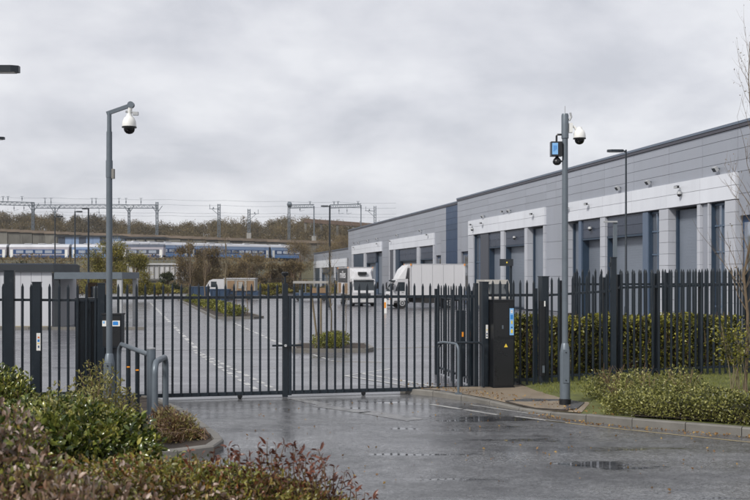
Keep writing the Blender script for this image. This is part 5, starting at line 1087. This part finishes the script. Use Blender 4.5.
for i, (X, w_, hh) in enumerate(((199, 1.7, 1.35), (219, 2.0, 1.1))):
    sk = thing('blue_skip', ['dark blue skip standing behind the yard trees', 'lower dark blue skip in front of the white van'][i], 'skip', ((X-375)*.101, 101, 0), 'dark blue skips at the yard end'); x = (X-375)*.101
    MB().prism([(x-w_/2*.8, 101), (x+w_/2*.8, 101), (x+w_/2*.8, 102.6), (x-w_/2*.8, 102.6)], .05, hh, top=[(x-w_/2, 101), (x+w_/2, 101), (x+w_/2, 102.6), (x-w_/2, 102.6)]).build('body', m_bluep, sk); MB().box(x-w_/2-.04, x+w_/2+.04, 100.95, 102.65, hh, hh+.08).build('rim', m_bluep, sk)
    for k in (-.5, 0, .5): MB().box(x+k*w_*.8-.04, x+k*w_*.8+.04, 100.93, 100.998, .1, hh).build('rib', m_bluep, sk)
wt = thing('flatbed_trailer', 'pale roofed trailer with ochre side beyond the gate right leaf', 'trailer', (-6, 100, 0)); x0, x1 = (293-375)*.1, (330-375)*.1
MB().box(x0, x1, 100, 102.2, 1.75, 1.98).build('roof', m_trail, wt); MB().box(x0, x1, 100.1, 102.1, .5, .8).build('bed', m_bluep, wt); MB().box(x0+1.7, x1, 100.05, 102.1, .8, 1.3).build('side_panel', m_oran, wt)
for k in range(4): MB().box(x0+.05+k*1.15, x0+.15+k*1.15, 100.02, 100.12, .8, 1.75).build('post', m_galv, wt)
for x in (x0+.6, x1-.6): MB().lathe([(.3, -.1), (.3, .12)], (x, 100.05, .3), 14, 'Y').build('wheel', m_tyre, wt)
sp_y = thing('slender_post', 'thin grey post between the gate centre and small island', 'post', G(300, 340)); p = G(300, 340); MB().tube([p, p+Vector((0, 0, 2.0))], .04, 8).build('post', m_galv, sp_y, True)

# ============================================================ TREES AND HEDGES NEAR
lf_hedge = leafmat('hedge_leaf', [(.008, .011, .003), (.045, .05, .010), (.19, .185, .025), (.48, .45, .07)], .38, 2.2, .25, .65)  # darkest tones imitate shaded gaps between leaves, palest ones imitate highlights
lf_low = leafmat('variegated_shrub_leaf', [(.012, .015, .005), (.06, .068, .016), (.22, .22, .055), (.50, .48, .20)], .4, 1.8, .25, .6)
lf_litter = leafmat('litter', [(.10, .05, .02), (.22, .12, .04), (.33, .22, .06)], .7, 2, .1, .8)
m_hcore = pbr('hedge_shade_core', (.022, .019, .011), .9, 0, .3, 6)  # dark tone stands in for the shade deep inside the hedges
rng = np.random.default_rng(5); hd = thing('tall_hedge', 'tall clipped yellow green hedge behind the right palisade fence', 'hedge', (6, 24, .3))
P = np.concatenate([boxpts(3.15, 8.9, 23.55, 24.7, .22, 1.58, 17000, rng, .22, .035)]); P[:, 1] += (P[:, 0]-3.15)*.12; o = leaves('foliage', P, .075, lf_hedge, hd, 6, .62, .3); o['kind'] = 'stuff'
fs = MB().prism([(3.4, 23.8), (8.7, 24.42), (8.7, 25.1), (3.4, 24.45)], .2, 1.38).build('shade_core', m_hcore, hd)  # added solid block, dark like the unlit inside of the hedge
tw = MB(); rnd = random.Random(3)
for i in range(160): x = rnd.uniform(3.25, 8.8); y = 23.6+(x-3.15)*.12+rnd.uniform(0, .25); tw.tube([(x, y, .25), (x+rnd.uniform(-.1, .1), y, .9), (x+rnd.uniform(-.15, .15), y, rnd.uniform(1.4, 1.78))], [.01, .008, .003], 3, False)
o = tw.build('twigs', m_twig, hd); o['kind'] = 'stuff'
def lowshrub(name, label, x0, x1, y0f, y1f, z0, h, n, seed, size=.045, mat=None, cat='shrub', step=.7):
    mat = mat or lf_low; rng = np.random.default_rng(seed); r = thing(name, label, cat, ((x0+x1)/2, (y0f(x0)+y1f(x0))/2, z0)); bl = []; x = x0
    while x < x1:
        ya, yb = y0f(x), y1f(x); y = ya
        while y < yb: bl.append((x+rng.uniform(-.12, .12), y+rng.uniform(-.1, .1)+.3, z0+h*.32, .5, .45, h*rng.uniform(.58, .76))); y += .62
        x += step
    P = blobpts(bl, n, rng, .3, .62, z0); P = P[(P[:, 1] > np.array([y0f(v) for v in P[:, 0]])-.0)]
    o = leaves('foliage', P, size, mat, r, seed, .55, .5); o['kind'] = 'stuff'
    tw = MB(); rnd = random.Random(seed)
    for i in range(90):
        b = bl[rnd.randrange(len(bl))]; tw.tube([(b[0], b[1], z0), (b[0]+rnd.uniform(-.4, .4), b[1]+rnd.uniform(-.4, .4), z0+h*rnd.uniform(.8, 1.15))], [.008, .003], 3, False)
    o = tw.build('stems', m_twig, r); o['kind'] = 'stuff'; return r
kf = lambda x: float(np.interp(x, [p[0] for p in KI], [p[1] for p in KI]))+.05
lh = thing('low_hedge', 'low pale green shrub border directly behind the right kerb', 'shrub border', (4.6, 17.6, .12)); rng = np.random.default_rng(8); Pn = []
def hz(u): return .40+.05*np.sin(u*2.3)+.04*np.sin(u*5.1+1)+.025*np.sin(u*11)
n = 30000; u = rng.uniform(4.05, 11.8, n); f = rng.random(n); yb = np.array([kf(v) for v in u])
front = f < .5; dd = np.where(front, rng.random(n)**1.5*.16, rng.random(n)*1.25); h_ = hz(u+dd*.7)*np.minimum(1, .55+(u-4.0)*1.1)
zz_ = np.where(front, rng.random(n)**.8*h_, h_-rng.random(n)**1.5*.14); P = np.stack([u+rng.normal(0, .02, n)+dd*.3, yb+.22+dd+.05*np.sin(u*6+zz_*9)-.10*np.sin(np.clip(zz_/h_, 0, 1)*2.6)*front, .13+zz_], 1)
lf_low2 = leafmat('border_leaf', [(.06, .035, .015), (.10, .10, .022), (.22, .22, .05), (.40, .39, .16)], .4, 1.8, .25, .6)
top = P[:, 2] > .36+.05*rng.normal(size=n); o = leaves('foliage', P[top], .052, lf_low, lh, 8, .55, .6); o['kind'] = 'stuff'; o = leaves('lower_foliage', P[~top], .046, lf_low2, lh, 9, .5, .2); o['kind'] = 'stuff'
lowshrub('rounded_shrub', 'taller loose shrub clump behind the low border right of the pole', 4.5, 6.0, lambda x: 18.5, lambda x: 19.8, .15, .60, 9000, 9, .05)
lowshrub('ground_cover_shrub', 'spreading pale shrubs around the foot of the bare tree', 6.3, 10.5, lambda x: 17.4, lambda x: 18.7, .15, .30, 9000, 10, .045)
cr = []
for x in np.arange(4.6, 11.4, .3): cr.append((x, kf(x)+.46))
MB().prism(cr+[(x+.2, y+.9) for x, y in reversed(cr)], .1, .36).build('shade_core', m_hcore, lh)  # added solid prism, stops light leaking through the border
s_ = sheet('shrub_bed', [(4.5, kf(4.5)+.12), (14, 12.9), (14, 16), (6.2, 18.2), (4.7, 18.3)], .155, m_soil)
# grass tufts on the verge
rng = np.random.default_rng(12); n = 16000; x = rng.uniform(3.5, 11, n); y = 21.5+.22*x+rng.uniform(-3.9, .8, n); ok = (y > np.array([kf(v) for v in x])+.5) & ~((x < 4.3) & (y < 20.6)); x, y = x[ok], y[ok]
P = np.stack([x, y, np.array([vz(a, b) for a, b in zip(x, y)])-.01], 1); lf_gr = leafmat('grass_blade', [(.06, .08, .015), (.15, .17, .03), (.28, .27, .06)], .6, 3, .2, .6)
o = leaves('grass', P, .07, lf_gr, None, 13, .12, 2.4); tag(o, 'short green grass on the verge in front of the right fence', 'grass', None, 'stuff')
# bare tree right
btx, bty = (745-375)*.0205, 20.5; bt = thing('bare_tree', 'tall leafless young tree at the right edge in front of the fence', 'tree', (btx, bty, .25))
e_ = branches('branches', (btx, bty, .2), 7.2, .034, m_bark, bt, 5, .60, 38, .20, (.16, 0), 5, .27, 4, .35)
P = np.array([tuple(q+Vector((random.uniform(-.05, .05), 0, random.uniform(-.05, .05)))) for q in e_ if random.random() < .28]); o = leaves('buds', P, .05, lf_br, bt, 3, .4); o['kind'] = 'stuff'
ms = thing('multi_stem_shrub', 'thin multi stemmed shrub with sparse yellow leaves under the bare tree', 'shrub', (7.35, 20.3, .25)); mb = MB(); rnd = random.Random(8); E = []
for i in range(16):
    a = rnd.uniform(0, 6.28); p = Vector((7.3+rnd.uniform(-.15, .3), 20.2+rnd.uniform(-.1, .1), .2)); q = p+Vector((math.cos(a)*.14, math.sin(a)*.1, .6)); t_ = q+Vector((math.cos(a)*.25, math.sin(a)*.2, rnd.uniform(.4, .85))); mb.tube([p, q, t_], [.009, .007, .003], 5, False)
    for k in range(46): E.append(tuple(q.lerp(t_, rnd.random()*1.1)+Vector((rnd.gauss(0, .11), rnd.gauss(0, .08), rnd.gauss(0, .07)))))
mb.build('stems', m_barkl, ms); o = leaves('foliage', np.array(E), .075, lf_hedge, ms, 3, .45); o['kind'] = 'stuff'
# yard trees
for i, (X, yb, yt__, d, sd, lab, r_) in enumerate(((226, 314, 229, 66, 31, 'tall pale birch in the long yard island', .07), (205, 309, 240, 76, 32, 'slim bare tree left of the pale birch in the yard island', .06), (190, 305, 246, 86, 33, 'leftmost slim bare tree in the long yard island', .06), (330.5, 349, 246, 35.4, 34, 'bare sapling with fine crown on the small island', .03),
        (346, 349, 285, 35.2, 35, 'short slender sapling at the right end of the small island', .014), (247, 316, 262, 62.5, 36, 'short thin sapling at the near end of the long island', .03), (236, 314, 268, 64, 37, 'thin sapling beside the pale birch', .025))):
    b = W(X, 300, d); zt = H+(HZ-yt__)*d/1000; tr = thing('yard_tree', lab, 'tree', (b.x, d, .1), 'young bare trees in the yard')
    E = branches('branches', (b.x, d, .1), zt-.1, r_, m_barkl if i in (0, 3, 4) else m_bark, tr, sd, .5, 26 if i < 4 else 9, .36, (0, 0), 4, .30, 3)
    rnd = random.Random(sd); P = np.array([tuple(q+Vector((rnd.gauss(0, .08), rnd.gauss(0, .08), rnd.gauss(0, .08)))) for q in E for _ in range(2) if rnd.random() < .4])
    if len(P): o = leaves('buds', P, .07 if d > 50 else .045, lf_br, tr, sd, .4); o['kind'] = 'stuff'
sx_ = [(313, -1), (319, 1)]
for i, (X, l_) in enumerate(((310, 'left leaning timber stake'), (321, 'right upright timber stake'))):
    p = W(X, 300, 35.0); st = thing('timber_stake', l_+' of the pair on the small island', 'stake', (p.x, 35, .1), 'timber stakes on the small island'); MB().tube([(p.x+(.28 if i == 0 else 0), 35, .1), (p.x+(.06 if i == 0 else .0), 35, 1.9)], .035, 8).build('stake', m_barkl, st, True)

# ============================================================ FOREGROUND PLANTING
lf_laurel = leafmat('laurel_leaf', [(.012, .020, .006), (.05, .075, .016), (.16, .18, .035), (.42, .38, .09)], .22, 2.5, .15, .65)
lf_olive = leafmat('olive_shrub_leaf', [(.06, .065, .02), (.20, .19, .05), (.38, .33, .11)], .45, 3, .2, .6)
lf_pink = leafmat('bronze_pink_leaf', [(.012, .008, .005), (.09, .05, .03), (.17, .105, .07), (.48, .38, .33), (.18, .10, .06), (.16, .16, .03), (.03, .03, .012), (.40, .29, .23)], .42, 3.5, .2, .9)
lf_mix = leafmat('mixed_low_leaf', [(.035, .03, .010), (.15, .15, .025), (.30, .26, .05), (.22, .08, .03), (.12, .14, .03), (.36, .28, .16)], .4, 3.5, .2, .8)
lf_red = leafmat('red_tip_leaf', [(.03, .012, .008), (.10, .035, .02), (.16, .06, .03), (.14, .13, .03), (.22, .19, .04), (.05, .04, .015)], .36, 3, .2, .7)
lf_rb = leafmat('bronze_heather_leaf', [(.05, .03, .016), (.14, .07, .035), (.22, .19, .06), (.15, .16, .04)], .5, 3, .2, .6)
def near_leaf_mesh(mat):
    V, t = leafgeo(np.zeros((1, 3)), 1.0, np.random.default_rng(2), .55, 0, None, True)
    return None
def shrub(name, label, blobs, n, size, mat, seed, z0, cat='shrub', aspect=.5, up=.5, shell=.5, clump=.15, singles=120, stems=60, stem_over=0, near=True, ctrz=None):
    r = thing(name, label, cat, (blobs[0][0], blobs[0][1], z0)); rng = np.random.default_rng(seed); P = blobpts(blobs, n, rng, clump, shell, z0); c = np.array(blobs)[:, :3].mean(0); c[2] = z0
    # leaves that show largest are parts of their own, the rest one mass
    near_i = np.argsort(P[:, 1]*.7-P[:, 2]); own = set(near_i[:int(singles*3):3].tolist()); rest = np.array([i for i in range(len(P)) if i not in own])
    o = leaves('foliage', P[rest], size, mat, r, seed, aspect, up, near, ctr=c); o['kind'] = 'stuff'
    mes = []
    for k in range(6):
        V, t = leafgeo(np.zeros((1, 3)), size, np.random.default_rng(seed*7+k), aspect, up, None, True); mes.append(rawmesh('leaf', V, t, mat))
    for j, i in enumerate(sorted(own)):
        inst('leaf', mes[j % 6], r, T(*P[i], rng.uniform(0, 6.28)) @ Matrix.Scale(rng.uniform(.8, 1.3), 4))
    st = MB(); rnd = random.Random(seed)
    for i in range(stems):
        b = blobs[rnd.randrange(len(blobs))]; q = Vector((b[0]+rnd.uniform(-.25, .25), b[1]+rnd.uniform(-.2, .2), z0)); a = rnd.uniform(0, 6.28)
        e_ = Vector((b[0]+math.cos(a)*b[3]*.8, b[1]+math.sin(a)*b[4]*.8, b[2]+b[5]*rnd.uniform(.3, .9+stem_over))); st.tube([q, q.lerp(e_, .5)+Vector((0, 0, .08)), e_], [.012, .008, .004], 4, False)
    o = st.build('stems', m_twig, r); o['kind'] = 'stuff'; return r
def at(X, y, d): return tuple(W(X, y, d))
def blob(X, y, d, wpx, hpx, dep=.45): p = W(X, y, d); return (p.x, p.y, p.z, wpx*d/1000, dep, hpx*d/1000)
# big glossy laurel
shrub('laurel_bush', 'large glossy green laurel bush in front of the left camera pole', [blob(55, 427, 11.3, 44, 30, .6), blob(20, 424, 11.6, 36, 24, .5), blob(95, 433, 11, 38, 28, .5), blob(40, 442, 10.2, 40, 26, .5), blob(122, 438, 10.8, 28, 24, .45), blob(140, 450, 10.6, 22, 16, .4), blob(60, 455, 10.4, 60, 24, .5), blob(100, 420, 11.4, 20, 12, .3)], 16500, .08, lf_laurel, 21, .3, singles=200)
shrub('round_green_bush', 'small yellow green bush at the left edge against the fence', [blob(8, 388, 16, 20, 18, .5), blob(-15, 385, 16, 24, 22, .5), blob(20, 398, 15.8, 16, 12, .4)], 3800, .075, lf_laurel, 22, .1, singles=60)
osr = thing('olive_sprig_shrub', 'upright olive green shrub with pointed sprigs before the left pole', 'shrub', at(100, 425, 14)); mb = MB(); PL = []; rnd = random.Random(44)
tips = [(88, 360), (97, 366), (80, 371), (105, 373), (113, 369), (121, 379), (92, 379), (74, 381), (129, 389), (135, 396), (100, 385), (84, 389), (116, 393), (69, 394), (108, 395), (95, 397), (126, 401), (140, 405), (78, 402), (88, 374), (110, 382), (102, 362)]
for (X, y) in tips:
    d = 14+rnd.uniform(-.35, .25); t_ = W(X, y, d); b = W(100+(X-100)*.35+rnd.uniform(-4, 4), 440, d); m1 = b.lerp(t_, .55)+Vector((rnd.uniform(-.04, .04), 0, 0)); mb.tube([b, m1, t_], [.010, .007, .003], 5, False)
    for k in range(110):
        u = rnd.random()**.8; q = (b.lerp(m1, u/.55) if u < .55 else m1.lerp(t_, (u-.55)/.45)); w_ = .10*(1-u)**.6+.012; PL.append(tuple(q+Vector((rnd.gauss(0, w_), rnd.gauss(0, w_), rnd.gauss(0, .02)))))
mb.build('stems', m_twig, osr); o = leaves('foliage', np.array(PL), .062, lf_olive, osr, 23, .32, 1.1, True); o['kind'] = 'stuff'
# small bronze plants on the bed tip
def mixin(parent, blobs, n, size, mat, seed, aspect=.5, name='mixed_leaves'):
    rng = np.random.default_rng(seed); o = leaves(name, blobpts(blobs, n, rng, .1, .6, .2), size, mat, parent, seed, aspect, .7, True); o['kind'] = 'stuff'
shrub('bronze_ground_shrub', 'low bronze leaved shrub on the tip of the left planting bed', [blob(178, 427, 15.6, 18, 13, .4), blob(164, 421, 16.2, 16, 14, .4), blob(194, 436, 15.3, 12, 8, .3), blob(172, 440, 15, 18, 8, .3)], 5200, .055, lf_rb, 24, .1, aspect=.35, up=1.3, shell=.3, singles=40, stem_over=.5)
# bottom left pinkish bush
shrub('bronze_pink_shrub', 'bronze and pale pink leaved shrub filling the bottom left corner', [blob(-2, 466, 7.2, 42, 58, .5), blob(-38, 455, 7.4, 44, 62, .5), blob(32, 494, 6.8, 44, 46, .5), blob(70, 525, 6.5, 45, 50, .45), blob(10, 540, 6.3, 60, 60, .5)], 9500, .054, lf_pink, 25, .3, singles=220, up=.7)
shrub('mixed_foreground_shrub', 'low yellow and russet leaved shrubs along the bottom centre left', [blob(120, 500, 8, 40, 34, .45), blob(160, 495, 8.3, 40, 32, .45), blob(205, 500, 8.5, 42, 36, .45), blob(250, 512, 8.5, 40, 36, .4), blob(130, 475, 9.2, 50, 18, .4), blob(180, 474, 9.3, 40, 14, .35), blob(225, 478, 9.2, 30, 14, .3), blob(80, 482, 8.6, 30, 24, .3), blob(290, 525, 8.3, 40, 36, .4), blob(170, 540, 7.5, 110, 40, .5)], 12500, .052, lf_mix, 26, .2, singles=240, up=.6)
shrub('pink_front_shrub', 'pale pink and russet leaves at the bottom edge nearest the viewer', [blob(110, 545, 5.9, 60, 52, .35), blob(60, 530, 5.8, 40, 55, .3), blob(180, 560, 5.9, 50, 50, .3)], 3200, .05, lf_pink, 28, .3, singles=120, up=.7)
# red tipped shrub with upright shoots
lf_shoot = leafmat('red_shoot_leaf', [(.03, .012, .010), (.10, .032, .022), (.17, .06, .035), (.06, .022, .016), (.14, .10, .03)], .34, 3, .2, .8)
rs = shrub('red_tipped_shrub', 'red tipped shrub with upright shoots at the bottom centre', [blob(265, 492, 8.6, 32, 26, .35), blob(300, 503, 8.5, 34, 26, .35), blob(335, 515, 8.4, 30, 22, .3), blob(290, 525, 8.3, 60, 30, .4)], 4200, .05, lf_red, 27, .2, singles=120, up=.8, aspect=.4)
rnd = random.Random(6); mb = MB(); E = []; D = []
for (X, y) in ((258, 446), (267, 441), (276, 449), (285, 444), (293, 452), (301, 449), (311, 455), (318, 449), (322, 458), (334, 466), (345, 472), (300, 460), (280, 458), (356, 486), (352, 478), (340, 478), (262, 452), (272, 455), (290, 462), (296, 446), (306, 458), (316, 472), (330, 476), (246, 462), (234, 458), (220, 455), (200, 455), (190, 450), (374, 496), (250, 456), (228, 447), (240, 452), (214, 449), (326, 462), (310, 466), (365, 492)):
    t_ = W(X, y, 8.6+rnd.uniform(-.15, .15)); b = t_+Vector((rnd.uniform(-.08, .08), 0, -.42)); mb.tube([b, b.lerp(t_, .6)+Vector((rnd.uniform(-.03, .03), 0, 0)), t_], [.006, .005, .003], 5, False)
    for k in range(13): E.append(tuple(t_+Vector((rnd.gauss(0, .012), rnd.gauss(0, .012), -rnd.random()**1.6*.24)))); D.append(tuple(b))
mb.build('shoots', m_twig, rs)
mes = []
for k in range(5):
    V, t = leafgeo(np.zeros((1, 3)), .062, np.random.default_rng(90+k), .38, .9, None, True); mes.append(rawmesh('leaf', V, t, lf_shoot))
for i, p in enumerate(E): inst('leaf', mes[i % 5], rs, T(*p, rnd.uniform(0, 6.28)))
gp = lambda n: bpy.data.objects[n]
mixin(gp('bronze_pink_shrub'), [blob(-6, 470, 7.1, 42, 52, .5), blob(28, 500, 6.7, 44, 44, .5), blob(60, 520, 6.5, 44, 48, .4)], 1300, .055, lf_laurel, 61)
mixin(gp('bronze_pink_shrub'), [blob(-6, 468, 7.1, 42, 56, .5), blob(40, 500, 6.6, 50, 46, .5)], 1500, .035, lf_mix, 62, .35)
mixin(gp('mixed_foreground_shrub'), [blob(130, 492, 8, 60, 36, .45), blob(220, 500, 8.4, 60, 36, .45)], 1300, .04, lf_red, 63, .35)
mixin(gp('mixed_foreground_shrub'), [blob(100, 498, 7.6, 70, 36, .45), blob(200, 515, 7.8, 60, 36, .45)], 900, .052, lf_pink, 64, .5)
mixin(gp('mixed_foreground_shrub'), [blob(150, 480, 8.8, 80, 24, .45), blob(235, 490, 8.6, 50, 26, .45)], 1100, .055, lf_laurel, 65, .45)
mixin(gp('laurel_bush'), [blob(60, 420, 11, 50, 34, .6), blob(110, 434, 10.8, 40, 26, .5)], 1200, .05, lf_olive, 66, .4)
# fallen leaves along the kerbs
rnd = random.Random(9); P = []
for i in range(420):
    k = rnd.randrange(3, len(KR)-1); a, b = Vector(KR[k]), Vector(KR[k+1]); p = a.lerp(b, rnd.random()); P.append((p.x-abs(rnd.gauss(0, .10))*.8-.02, p.y-abs(rnd.gauss(0, .10))-.02, .012))
for i in range(260): P.append((rnd.uniform(.5, 4.2), 0, .012)); x_ = P[-1][0]; P[-1] = (x_, float(np.interp(x_, [p[0] for p in KI], [p[1] for p in KI]))+rnd.random()**2*1.2, .15)
for i in range(200): P.append((rnd.uniform(-2.5, 6), rnd.uniform(12, 21), .01))
o = leaves('fallen_leaves', np.array(P), .045, lf_litter, None, 3, .6, -.1); tag(o, 'small brown fallen leaves scattered along the right kerb', 'fallen leaves', None, 'stuff')
me = o.data

# ============================================================ HAZE
hm = bpy.data.materials.new('haze'); hm.use_nodes = True; ht_ = hm.node_tree; ht_.nodes.clear()
ho = ht_.nodes.new('ShaderNodeOutputMaterial'); hv = ht_.nodes.new('ShaderNodeVolumePrincipled'); hv.inputs['Density'].default_value = .00014; hv.inputs['Color'].default_value = (.93, .95, 1, 1)
ht_.links.new(hv.outputs[0], ho.inputs['Volume'])
hz_ = MB().box(-950, 950, -170, 1000, -1.2, 42).build('haze', hm); hz_['kind'] = 'stuff'
